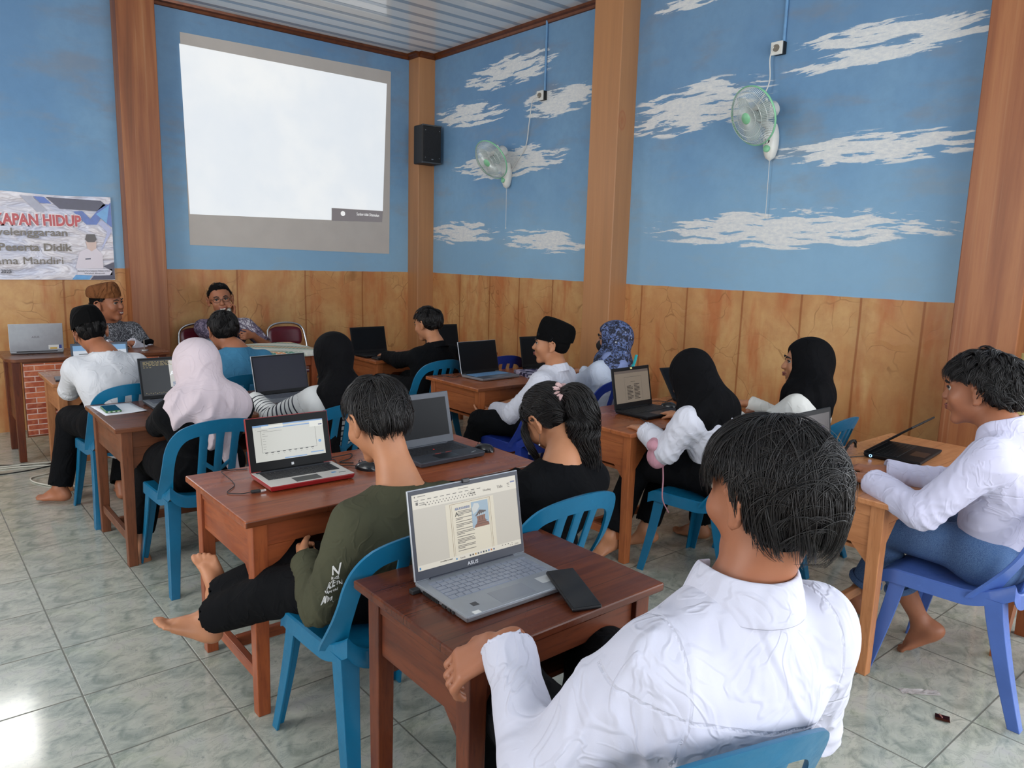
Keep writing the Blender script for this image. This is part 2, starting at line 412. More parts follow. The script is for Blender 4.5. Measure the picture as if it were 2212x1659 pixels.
# dark wooden door in the right wall just past the last pillar
M_door = mat('dark_door_wood', rgb(52, 30, 22), .45, 0, .4, 6)
b = MB(); b.box((4.42, -3.53, 1.22), (.05, .92, 2.44))
for z0, z1 in ((.2, 1.1), (1.25, 2.3)):
    for y0 in (-3.93, -3.5): b.box((4.385, y0+.18, (z0+z1)/2), (.03, .34, z1-z0))
d1 = struct(b.build('door_1', M_door, bevel=.004))
h = MB().tube([(4.37, -3.2, 1.0), (4.33, -3.2, 1.0), (4.33, -3.3, 1.0)], .01).build('door_handle', mat('brushed_metal', rgb(170, 170, 168), .3, .9), d1, smooth=40)

# ---------------------------------------------------------------- projected picture and its painted beige field on the front wall
M_beige = mat('beige_screen_paint', rgb(196, 188, 180), .7, 0, .05, 6)
Yb = YF-.004
def wq(pts, y): return [(x, y, z) for x, z in pts]
pf = MB().prism([(1.79, 3.45), (1.80, 1.59), (3.92, 1.56), (3.94, 3.48)], 'y', YF-.0035, YF-.0005).build('painted_screen_field', M_beige)
tag(pf, 'beige rectangle painted on the blue front wall as projection surface', 'projection screen')
def projected():
    t = NT('projected_light'); p = t.pos(); n = t.noise(p, 1.2, 4.0); n2 = t.noise(p, 5, 3.0)
    c = t.mix(t.map(n, .3, .7), rgb(222, 228, 234), rgb(236, 238, 238)); c = t.mix(t.map(n2, .4, .8, 0, .3), c, rgb(214, 222, 230))
    t.fin(rgb(120, 120, 120), .8); t.put(t.b.inputs['Emission Color'], c); t.b.inputs['Emission Strength'].default_value = .78
    return t.m
pi_ = MB().add(wq([(1.78, 3.35), (1.81, 1.87), (3.23, 1.89), (3.235, 2.015), (3.84, 2.02), (3.89, 3.35)], Yb), [(0, 1, 2, 3, 4, 5)]).build('projected_picture', projected())
tag(pi_, 'bright blank white projector picture thrown on the beige field', 'projection')
MB().add(wq([(3.232, 2.012), (3.234, 1.885), (3.83, 1.90), (3.84, 2.018)], Yb), [(0, 1, 2, 3)]).build('taskbar_overlay', emit('projected_grey', rgb(138, 132, 134), .55), pi_)
MB().lathe([(0.001, 0), (.026, 0)], 20, (3.36, Yb-.003, 1.965), Matrix.Rotation(PI/2, 3, 'X')).build('circle_icon', emit('proj_white', rgb(235, 235, 235), .8), pi_)
Mf = lambda x, z, y=Yb-.003: Matrix.Translation((x, y, z)) @ Matrix.Rotation(PI/2, 4, 'X')
text_obj('caption_lettering', 'Sumber tidak Ditemukan', .045, emit('proj_white', None or rgb(235, 235, 235), .8), pi_, Mf(3.52, 1.955), width=.27)

# ---------------------------------------------------------------- banner
bn = thing('banner', 'glossy white and blue printed vinyl banner on the front wall above the wainscot', 'banner', (0, 0, 0))
def banner_mat():
    t = NT('banner_vinyl'); p = t.pos(); X, Y, Z = t.sep(p)
    n = t.noise(t.vmul(p, (2, 1, 5)), 2.2, 3.0, .5, .6)
    c = t.mix(t.map(n, .35, .65), rgb(196, 198, 216), rgb(214, 208, 212))
    t.bump(n, .7, .05); t.fin(c, .22, 0, .7); return t.m
BY = YF-.012
vs = []; nx, nz = 60, 24
for j in range(nz+1):
    for i in range(nx+1):
        u = i/nx; w = j/nz; x = -1.3+2.45*u; z = 1.265+(.70+.008*u)*w - .012*math.sin(u*PI*3)**2*w
        vs.append((x, BY-.004-.006*mnoise.noise(Vector((x*3, 0, z*9))), z))
bm_ = MB().add(vs, [(j*(nx+1)+i, j*(nx+1)+i+1, (j+1)*(nx+1)+i+1, (j+1)*(nx+1)+i) for j in range(nz) for i in range(nx)])
bm_.build('vinyl_sheet', banner_mat(), bn, smooth=60)
def bpoly(name, pts, m, y=BY-.011):
    return MB().add([(x, y, z) for x, z in pts], [tuple(range(len(pts)))]).build(name, m, bn)
c_navy = mat('print_navy', rgb(38, 30, 66), .25, 0, .2); c_blue = mat('print_blue', rgb(58, 96, 178), .25, 0, .2); c_sky = mat('print_sky', rgb(88, 158, 214), .25, 0, .15)
c_grey = mat('print_grey', rgb(160, 160, 176), .25, 0, .1); c_lil = mat('print_lilac', rgb(170, 176, 214), .25, 0, .1)
bx = lambda px: .36+(px)/1520*.79          # banner artwork is laid out in these local units
bz = lambda py: 1.965-(py-240)/1180*.70
P_ = lambda *q: [(bx(a), bz(b+ (1520-a)*.03)) for a, b in q]
bpoly('dark_stripe', P_((590, 252), (770, 405), (1300, 430), (1440, 340), (1370, 280)), c_navy)
bpoly('blue_stripe', P_((420, 245), (510, 335), (660, 340), (570, 255)), c_blue)
bpoly('grey_stripe', P_((240, 240), (460, 455), (600, 440), (400, 245)), c_grey, BY-.0105)
bpoly('blue_chevron', P_((960, 440), (1140, 620), (1290, 620), (1500, 330), (1400, 330), (1200, 540), (1090, 430)), c_blue)
bpoly('sky_chevron', P_((1290, 470), (1440, 600), (1500, 330)), c_sky, BY-.0115)
bpoly('blue_corner', P_((1440, 600), (1515, 660), (1515, 300), (1495, 320)), c_blue, BY-.0118)
bpoly('lilac_band', P_((1300, 600), (1440, 720), (1330, 1000), (1515, 700), (1380, 560)), c_lil, BY-.0112)
bpoly('bottom_blue', P_((880, 1395), (940, 1330), (1180, 1345), (1130, 1405)), c_sky)
bpoly('bottom_navy', P_((1150, 1405), (1200, 1350), (1440, 1350), (1400, 1410)), c_navy)
bpoly('corner_navy', P_((1350, 1215), (1515, 1160), (1515, 1410), (1400, 1410), (1480, 1290)), c_navy)
bpoly('name_plate', P_((960, 1240), (1480, 1260), (1480, 1345), (960, 1330)), mat('print_white', rgb(216, 212, 222), .3))
# printed person in uniform
bpoly('printed_uniform', P_((940, 1240), (1010, 1010), (1120, 960), (1260, 960), (1350, 1040), (1350, 1250)), mat('print_cream', rgb(214, 204, 212), .3), BY-.0122)
bpoly('printed_face', P_((1115, 860), (1270, 860), (1260, 960), (1190, 1000), (1130, 960)), mat('print_skin', rgb(206, 178, 166), .3), BY-.0126)
bpoly('printed_cap', P_((1105, 830), (1130, 755), (1250, 755), (1275, 830), (1240, 870), (1140, 870)), mat('print_cap', rgb(70, 60, 58), .3), BY-.013)
bpoly('printed_badge', P_((1090, 1100), (1170, 1095), (1170, 1115), (1090, 1118)), c_navy, BY-.0128)
M_red = mat('print_red', rgb(190, 52, 56), .3, 0, .2); M_txt = mat('print_text', rgb(104, 92, 76), .3, 0, .2); M_pale = mat('print_pale', rgb(228, 214, 216), .3)
BT = lambda x, z, y=BY-.0175: Matrix.Translation((x, y, z)) @ Matrix.Rotation(PI/2, 4, 'X') @ Matrix.Rotation(.018, 4, 'Z')
text_obj('headline_outline', 'KECAKAPAN HIDUP', .128, M_pale, bn, BT(.045, 1.700, BY-.0165), bold=.010, width=.872)
text_obj('headline_lettering', 'KECAKAPAN HIDUP', .122, M_red, bn, BT(.055, 1.702, BY-.0185), bold=.0045, width=.855)
text_obj('first_line_lettering', 'Penyelenggaraan', .085, M_txt, bn, BT(.165, 1.618, BY-.019), bold=.001, width=.635)
text_obj('second_line_lettering', 'Bagi Peserta Didik', .085, M_txt, bn, BT(.13, 1.495), bold=.0018, width=.70)
text_obj('third_line_lettering', 'Purnama Mandiri', .085, M_txt, bn, BT(.10, 1.385), bold=0, width=.655)
text_obj('date_lettering', '2025', .038, mat('print_dark', rgb(50, 46, 60), .3), bn, BT(.315, 1.318), bold=.001)
text_obj('name_lettering', 'Berlindo Putra Setiawan Hakam, S.Hum.', .016, mat('print_dark', rgb(50, 46, 60), .3), bn, BT(.862, 1.335), width=.25)
text_obj('office_lettering', 'Wakil Bupati', .014, mat('print_dark', rgb(50, 46, 60), .3), bn, BT(.91, 1.316), width=.16)

# ---------------------------------------------------------------- loudspeaker on the corner pillar
sp = thing('loudspeaker', 'black box loudspeaker mounted high on the corner pillar', 'speaker', (4.215, 2.66, 2.525))
M_blk = mat('matt_black', rgb(22, 22, 24), .55, 0, .3, 60)
sp.rotation_euler = (0, 0, -.06)
MB().box((0, .02, .2), (.235, .19, .40)).build('cabinet', M_blk, sp, bevel=.012)
MB().box((0, -.082, .2), (.212, .012, .36)).build('grille', mat('speaker_mesh', rgb(34, 34, 36), .8, 0, .5, 300, .6), sp, bevel=.004)
MB().box((0, -.075, .392), (.232, .02, .014)).box((0, -.075, .010), (.232, .02, .014)).build('end_rail', mat('grey_plastic', rgb(70, 72, 74), .35), sp)
MB().box((0, -.09, .045), (.022, .004, .008)).build('badge', mat('badge_silver', rgb(180, 180, 180), .3, .8), sp)
MB().box((0, .118, .2), (.06, .03, .12)).build('wall_bracket', M_blk, sp)
b = MB()
for x in (-.085, .085):
    for z in (.06, .34): b.tube([(x, -.086, z), (x, -.092, z)], .004, 8)
b.build('screw', mat('badge_silver', None, .3), sp)

# ---------------------------------------------------------------- sockets, conduits, cords and wall fans
M_white = mat('white_plastic', rgb(226, 224, 216), .3, 0, .05); M_cond = mat('painted_conduit', rgb(112, 158, 200), .45, 0, .1)
M_cord = mat('white_cord', rgb(214, 212, 206), .45)
def wall_power(y, z, label_side, cord, dz):
    s = thing('wall_socket', 'square white wall socket with black box %s' % label_side, 'socket', (XR, y, z))
    MB().box((-.018, 0, 0), (.036, .075, .08)).build('back_box', M_blk, s, bevel=.003)
    MB().box((-.042, .01, 0), (.014, .085, .085)).build('face_plate', M_white, s, bevel=.004)
    MB().lathe([(.024, 0), (.022, -.008), (.001, -.008)], 20, (-.049, .01, 0), Matrix.Rotation(PI/2, 3, 'Y')).build('socket_well', mat('socket_grey', rgb(120, 112, 100), .5), s, smooth=40)
    c = MB().tube([(XR-.012, y-.02, z+.04), (XR-.012, y-.02, dz)], .011, 10).build('conduit_pipe', M_cond, smooth=50)
    tag(c, 'thin blue conduit up to the socket %s' % label_side, 'conduit')
    k = MB().tube(smooth_path(cord, 8), .0045, 8).build('power_cord', M_cord, smooth=60)
    tag(k, 'white cord from the socket %s' % label_side, 'cord')
wall_power(.985, 3.02, 'above the fan beside the loudspeaker', [(XR-.055, 1.0, 3.01), (XR-.05, 1.09, 2.98), (XR-.03, 1.15, 2.8), (XR-.02, 1.2, 2.6), (XR-.015, 1.33, 2.47), (XR-.02, 1.42, 2.38), (XR-.05, 1.46, 2.33)], 3.66)
wall_power(-1.40, 2.99, 'above the fan nearest the camera', [(XR-.055, -1.375, 3.0), (XR-.05, -1.35, 2.93), (XR-.05, -1.36, 2.78), (XR-.09, -1.33, 2.66), (XR-.17, -1.30, 2.57)], 3.66)

M_green = mat('mint_plastic', rgb(138, 204, 158), .35, 0, .05)
def grille_mat():
    t = NT('fan_grille_wire'); t.fin(rgb(206, 212, 208), .3, .2); return t.m
M_wire = grille_mat()
def clear_mat():
    t = NT('clear_fan_blade'); t.fin(rgb(176, 196, 192), .2); t.b.inputs['Alpha'].default_value = .62; return t.m
M_clear = clear_mat()
def fan(name, label, loc, headdir, tilt):
    """wall fan: local +x is out from the wall (towards -X of the room)"""
    f = thing(name, label, 'fan', loc)
    f.rotation_euler = (0, 0, PI)
    b = MB()  # wall body: long rounded drop shape
    prof = []
    for i in range(15):
        a = i/14; z = .06-.24*a; r = .052*math.sqrt(max(.0, math.sin(min(1, (a*.92+.08))*PI)**.8)) + (.004)
        prof.append((r, z))
    b.lathe(prof+[(.001, -.182)], 20, (0.035, 0, 0), Matrix.Diagonal((.9, .95, 1)))
    b.lathe([(.001, .062), (.03, .06)], 20, (.035, 0, 0))
    b.build('wall_body', M_white, f, smooth=60)
    MB().lathe([(.024, 0), (.023, .012), (.018, .016), (.001, .016)], 20, (.078, 0, -.105), Matrix.Rotation(PI/2, 3, 'Y')).build('green_knob', M_green, f, smooth=40)
    MB().lathe([(.02, 0), (.018, .006), (.001, .006)], 16, (.078, 0, -.055), Matrix.Rotation(PI/2, 3, 'Y')).build('speed_display', mat('dark_display', rgb(60, 62, 50), .2), f, smooth=40)
    MB().tube(smooth_path([(.05, 0, .03), (.09, 0, .05), (.125, 0, .055), (.16, 0, .09)]), [.03]*8+[.026]*17, 14).build('swivel_arm', M_white, f, smooth=60)
    # head frame
    hd = bpy.data.objects.new('fan_head', None)
    pivot = Vector((.16, 0, .12))
    d = Vector(headdir).normalized(); q = d.to_track_quat('Z', 'Y').to_matrix()
    def T(bm): return bm.xf(Matrix.Translation(pivot) @ q.to_4x4())
    m = T(MB().lathe([(.001, -.12), (.035, -.118), (.052, -.10), (.058, -.03), (.06, .03), (.05, .04), (.03, .045)], 24)).build('motor_housing', M_white, f, smooth=40)
    T(MB().tube([(0, .058, -.05), (0, .08, -.05)], .009, 10)).build('swing_knob', M_white, f, smooth=60)
    R = .19
    def ringpts(r, z, n=48): return [(r*math.cos(2*PI*k/n), r*math.sin(2*PI*k/n), z) for k in range(n+1)]
    g = MB(); N = 90
    for k in range(N):
        a = 2*PI*k/N; c, s = math.cos(a), math.sin(a)
        g.tube([(c*r, s*r, z) for r, z in ((.035, .155), (.09, .152), (.14, .14), (.175, .118), (.19, .092))], .0014, 4, cap=False)
        g.tube([(c*r, s*r, z) for r, z in ((.06, .03), (.12, .038), (.17, .06), (.19, .088))], .0014, 4, cap=False)
    for r, z in ((.08, .153), (.125, .146), (.162, .13)): g.tube(ringpts(r, z), .0017, 5, cap=False)
    T(g).build('wire_guard', M_wire, f, smooth=60)
    T(MB().tube(ringpts(R+.002, .09), .0045, 8, cap=False, flat=1.8)).build('green_rim', M_green, f, smooth=60)
    T(MB().lathe([(.038, .148), (.037, .158), (.03, .164), (.001, .166)], 24)).build('centre_cap', M_green, f, smooth=40)
    bl = MB()
    for k in range(3):
        a0 = 2*PI*k/3; vs = []
        for i in range(7):
            r = .028+.137*i/6
            for j in range(5):
                w = (.35+.95*math.sin(PI*min(1, .25+i/6*.75)))*(j/4-.5)
                an = a0+w+.25*i/6; vs.append((r*math.cos(an), r*math.sin(an), .09+.035*(j/4-.5)*-1))
        bl.add(vs, [(i*5+j, i*5+j+1, (i+1)*5+j+1, (i+1)*5+j) for i in range(6) for j in range(4)])
    bl.lathe([(.03, .07), (.03, .11), (.02, .118), (.001, .12)], 20)
    T(bl).build('fan_blades', M_clear, f, smooth=50)
    T(MB().lathe([(.012, .04), (.012, .075), (.03, .075), (.03, .07)], 14)).build('dark_hub', M_blk, f, smooth=40)
    zc = -.18
    MB().tube([(.035, 0, zc), (.035, .004, zc-.37)], .0022, 6).ell((.035, .004, zc-.378), (.006, .006, .009), 8).build('pull_cord', M_cord, f, smooth=60)
    return f
fan('wall_fan', 'white wall fan with mint rim turned left, on the wall beside the corner loudspeaker', (XR, 1.455, 2.40), (.80, .05, -.52), 0)
fan('wall_fan', 'white wall fan with mint rim seen side-on, high on the wall nearest the camera', (XR, -1.40, 2.44), (.85, -.20, -.33), 0)
# ================================================================ FURNITURE
def wood(name, c1, c2, c3, rough=.22, planks=0, coat=.5, axis='x'):
    t = NT(name); o = t.obj(); X, Y, Z = t.sep(o)
    L, S = (X, Y) if axis == 'x' else (Y, X)
    if axis == 'z': L, S = Z, t.math('ADD', X, Y)
    v = t.comb(t.math('MULTIPLY', L, 1.0), t.math('MULTIPLY', S, 13.0), t.math('MULTIPLY', Z, 11.0 if axis != 'z' else 1.3))
    n = t.noise(v, 1.6, 6.0, .6, .9); n2 = t.noise(v, 9, 4.0, .6); n3 = t.noise(o, 2.2, 3.0)
    col = t.mix(t.map(n, .38, .62), c1, c2); col = t.mix(t.map(n2, .48, .75, 0, .5), col, c3)
    col = t.mix(t.map(n3, .45, .75, 0, .35), col, c3)
    if planks:
        u = t.math('DIVIDE', S, planks); f = t.math('SUBTRACT', u, t.math('FLOOR', u))
        d = t.math('MINIMUM', f, t.math('SUBTRACT', 1.0, f)); ln = t.map(d, .004, .014, 1, 0)
        wn = t.t.nodes.new('ShaderNodeTexWhiteNoise'); wn.noise_dimensions = '1D'; t.put(wn.inputs['W'], t.math('FLOOR', u))
        col = t.mix(t.math('MULTIPLY', wn.outputs[0], .35), col, c3)
        col = t.mix(t.math('MULTIPLY', ln, .7), col, tuple(x*.35 for x in c3[:3])+(1,))
    sc = t.noise(o, 3.5, 4.0, .6)
    t.fin(col, t.map(sc, .35, .7, rough+.04, rough+.2), 0, .3)
    t.bump(n, .05, .0015)
    t.b.inputs['Coat Weight'].default_value = coat*.22; t.b.inputs['Coat Roughness'].default_value = .2
    return t.m
def woodset(k, c1, c2, c3, coat=.5):
    return dict(top=wood('wood_top_'+k, c1, c2, c3, .2, .155, coat), rail=wood('wood_rail_'+k, c1, c2, c3, .3, 0, coat*.6), side=wood('wood_side_'+k, c1, c2, c3, .3, 0, coat*.6, 'y'), leg=wood('wood_leg_'+k, c1, c2, c3, .3, 0, coat*.6, 'z'))
WS = dict(
    dark=woodset('dark', rgb(84, 40, 25), rgb(104, 52, 30), rgb(54, 27, 20)),
    brown=woodset('brown', rgb(100, 60, 40), rgb(118, 70, 46), rgb(68, 40, 30)),
    red=woodset('red', rgb(132, 66, 38), rgb(152, 80, 44), rgb(92, 46, 28)),
    orange=woodset('orange', rgb(148, 82, 46), rgb(166, 96, 54), rgb(112, 58, 34)),
    light=woodset('light', rgb(176, 116, 74), rgb(190, 130, 86), rgb(144, 90, 56)),
    tan=woodset('tan', rgb(158, 104, 68), rgb(172, 118, 78), rgb(126, 80, 52), .3))

def desk(x0, x1, y0, y1, ws, label, h=.705, splay=.0, group='wooden school desks'):
    w, d = x1-x0, y1-y0; m = WS[ws]
    t = thing('school_desk', label, 'desk', ((x0+x1)/2, (y0+y1)/2, 0), 0, group)
    tt = .024; ov = .03
    MB().box((0, 0, h-tt/2), (w, d, tt)).build('tabletop', m['top'], t, bevel=.005)
    lx, ly, lw = w/2-ov-.026, d/2-ov-.02, .052
    for sx in (-1, 1):
        for sy in (-1, 1):
            b = MB(); X, Y = sx*lx, sy*ly; s = lw/2; q = s*.82
            b.hexa([(X-q, Y-q, 0), (X+q, Y-q, 0), (X+q, Y+q, 0), (X-q, Y+q, 0)], [(X-s, Y-s, h-tt), (X+s, Y-s, h-tt), (X+s, Y+s, h-tt), (X-s, Y+s, h-tt)])
            b.build('leg', m['leg'], t, bevel=.003)
    ah = .085; zt_ = h-tt
    MB().box((0, -ly, zt_-ah/2), (2*lx-lw, .022, ah)).build('front_apron', m['rail'], t, bevel=.002)
    MB().box((0, ly, zt_-.12), (2*lx-lw, .022, .24)).build('back_panel', m['rail'], t, bevel=.002)
    for s in (-1, 1):
        MB().box((s*(lx+.004), 0, zt_-.085), (.02, 2*ly-lw, .17)).build('side_panel', m['side'], t, bevel=.002)
        MB().box((s*(lx+.014), 0, zt_-.026), (.012, 2*ly-lw, .05)).build('side_rail', m['side'], t, bevel=.002)
        e = s*(lx-lw/2)
        MB().prism([(e, zt_-ah), (e, zt_-ah-.11), (e-s*.10, zt_-ah)], 'y', -ly-.011, -ly+.011).build('corner_bracket', m['rail'], t)
        MB().prism([(-ly+lw/2, zt_-.17), (-ly+lw/2, zt_-.24), (-ly+lw/2+.07, zt_-.17)], 'x', s*lx-.01, s*lx+.01).build('corner_bracket', m['side'], t)
        MB().box((s*lx, 0, .135), (.026, 2*ly-lw, .042)).build('foot_rail', m['side'], t, bevel=.003)
    MB().box((0, .03, zt_-.20), (2*lx-.05, 2*ly-.08, .014)).build('shelf', m['rail'], t)
    MB().box((0, .02, .135), (2*lx-.026, .026, .042)).build('foot_rail', m['rail'], t, bevel=.003)
    return t
desk(.33, 1.60, .92, 1.50, 'tan', 'tan wooden desk with worn top under the phone, in front of the brick-faced table')
desk(.36, 1.62, -.56, .12, 'brown', 'brown wooden desk carrying white paper and a green-cased phone')
desk(.40, 1.65, -2.12, -1.50, 'red', 'glossy reddish desk carrying the red-edged laptop and a grey laptop')
desk(.47, 1.13, -3.20, -2.70, 'dark', 'small dark brown desk nearest the camera with silver laptop and black phone')
desk(2.56, 3.82, .88, 1.42, 'orange', 'orange-brown desk in the far corner with black laptop and separate keyboard')
desk(2.50, 3.76, -.56, .06, 'orange', 'orange-brown desk with silver-rimmed dark laptop and a purple patterned book')
desk(2.38, 3.64, -1.98, -1.40, 'orange', 'orange-brown desk with a black laptop showing a bordered document')
desk(2.33, 3.58, -3.26, -2.72, 'light', 'light tan desk where the white-shirted boy in jeans is typing')

# teacher table with brick-pattern sheet on its front
def brick_mat():
    t = NT('brick_print'); o = t.obj(); X, Y, Z = t.sep(o)
    nd = t.t.nodes.new('ShaderNodeTexBrick'); t.put(nd.inputs['Vector'], t.comb(X, Z, 0.0))
    nd.inputs['Scale'].default_value = 1.0; nd.inputs['Brick Width'].default_value = .128; nd.inputs['Row Height'].default_value = .039
    nd.inputs['Mortar Size'].default_value = .0036; nd.inputs['Color1'].default_value = rgb(196, 108, 74); nd.inputs['Color2'].default_value = rgb(134, 56, 44); nd.inputs['Mortar'].default_value = rgb(206, 178, 168)
    nd.inputs['Bias'].default_value = -.1; nd.inputs['Mortar Smooth'].default_value = .2
    n = t.noise(o, 30, 4.0); c = t.mix(t.map(n, .4, .7, 0, .4), nd.outputs['Color'], rgb(214, 140, 100))
    t.fin(c, .3, 0, .4); return t.m
tt = thing('teacher_table', 'dark brown table with a red brick print sheet on its front', 'table', (.74, 2.12, 0))
m = WS['brown']
MB().prism([(-.55, -.20), (-.52, -.26), (-.49, -.285), (.53, -.285), (.53, .27), (-.55, .27)], 'z', .728, .752).build('tabletop', m['top'], tt, bevel=.004)
for sx in (-.49, .48):
    for sy in (-.24, .22): MB().box((sx, sy, .365), (.055, .055, .726), taper=(.8, .8)).build('leg', WS['dark']['leg'], tt, bevel=.003)
MB().box((0, -.262, .455), (.91, .012, .545)).build('front_panel', m['rail'], tt)
MB().box((0, -.2705, .455), (.90, .003, .52)).build('brick_sheet', brick_mat(), tt)
for sx in (-.49, .48): MB().box((sx, -.01, .5), (.014, .42, .45)).build('side_panel', WS['dark']['side'], tt)

# cloth-covered table
ct = thing('side_table', 'wooden table half hidden under the green batik cloth', 'table', (2.01, 1.74, 0))
MB().box((0, 0, .735), (.70, .66, .024)).build('tabletop', WS['red']['top'], ct)
for sx in (-.29, .29):
    for sy in (-.27, .27): MB().box((sx, sy, .36), (.05, .05, .72)).build('leg', WS['red']['leg'], ct, bevel=.003)
for sx in (-.29, .29): MB().box((sx, 0, .66), (.02, .50, .12)).build('side_panel', WS['red']['side'], ct)
MB().box((0, -.27, .67), (.53, .02, .10)).build('front_apron', WS['red']['rail'], ct)
def batik_cloth_mat():
    t = NT('batik_tablecloth'); o = t.obj(); X, Y, Z = t.sep(o)
    d = t.math('ADD', t.math('MULTIPLY', X, .85), t.math('MULTIPLY', Y, .9)); e = t.math('SUBTRACT', X, Y)
    f = t.math('MULTIPLY', t.math('SINE', t.math('MULTIPLY', d, 15.0)), 1.0)
    a = t.math('MULTIPLY', t.math('SINE', t.math('MULTIPLY', X, 150.0)), t.math('SINE', t.math('MULTIPLY', Y, 150.0)))
    base = t.mix(t.map(f, .1, .12, smooth=False), rgb(176, 184, 170), rgb(92, 138, 118))
    base = t.mix(t.map(f, .86, .88, smooth=False), base, rgb(214, 150, 104))
    base = t.mix(t.map(f, -.75, -.77, smooth=False), base, rgb(206, 204, 196))
    c = t.mix(t.map(a, .25, .32, 0, .75, smooth=False), base, rgb(216, 214, 200))
    t.fin(c, .6, 0, .3); return t.m
b = MB(); nx, ny = 50, 48; vs = []
for j in range(ny+1):
    for i in range(nx+1):
        x = -.395+.79*i/nx; y = -.375+.75*j/ny; ox = max(0, abs(x)-.352); oy = max(0, abs(y)-.332); dd = math.hypot(ox, oy)
        z = .7485+.0012*math.sin(x*30)*math.sin(y*25) - dd*.95
        k = 1 if dd == 0 else 0
        px = math.copysign(min(abs(x), .356+ox*.25*(1+.6*math.sin(y*38))), x); py = math.copysign(min(abs(y), .336+oy*.25*(1+.6*math.sin(x*38))), y)
        vs.append((px, py, z))
b.add(vs, [(j*(nx+1)+i, j*(nx+1)+i+1, (j+1)*(nx+1)+i+1, (j+1)*(nx+1)+i) for j in range(ny) for i in range(nx)])
cl = b.build('tablecloth', batik_cloth_mat(), smooth=60, loc=(2.01, 1.74, 0)); tag(cl, 'green, cream and orange batik cloth draped over the side table', 'tablecloth')
sm = cl.modifiers.new('thick', 'SOLIDIFY'); sm.thickness = .002; sm.offset = 1

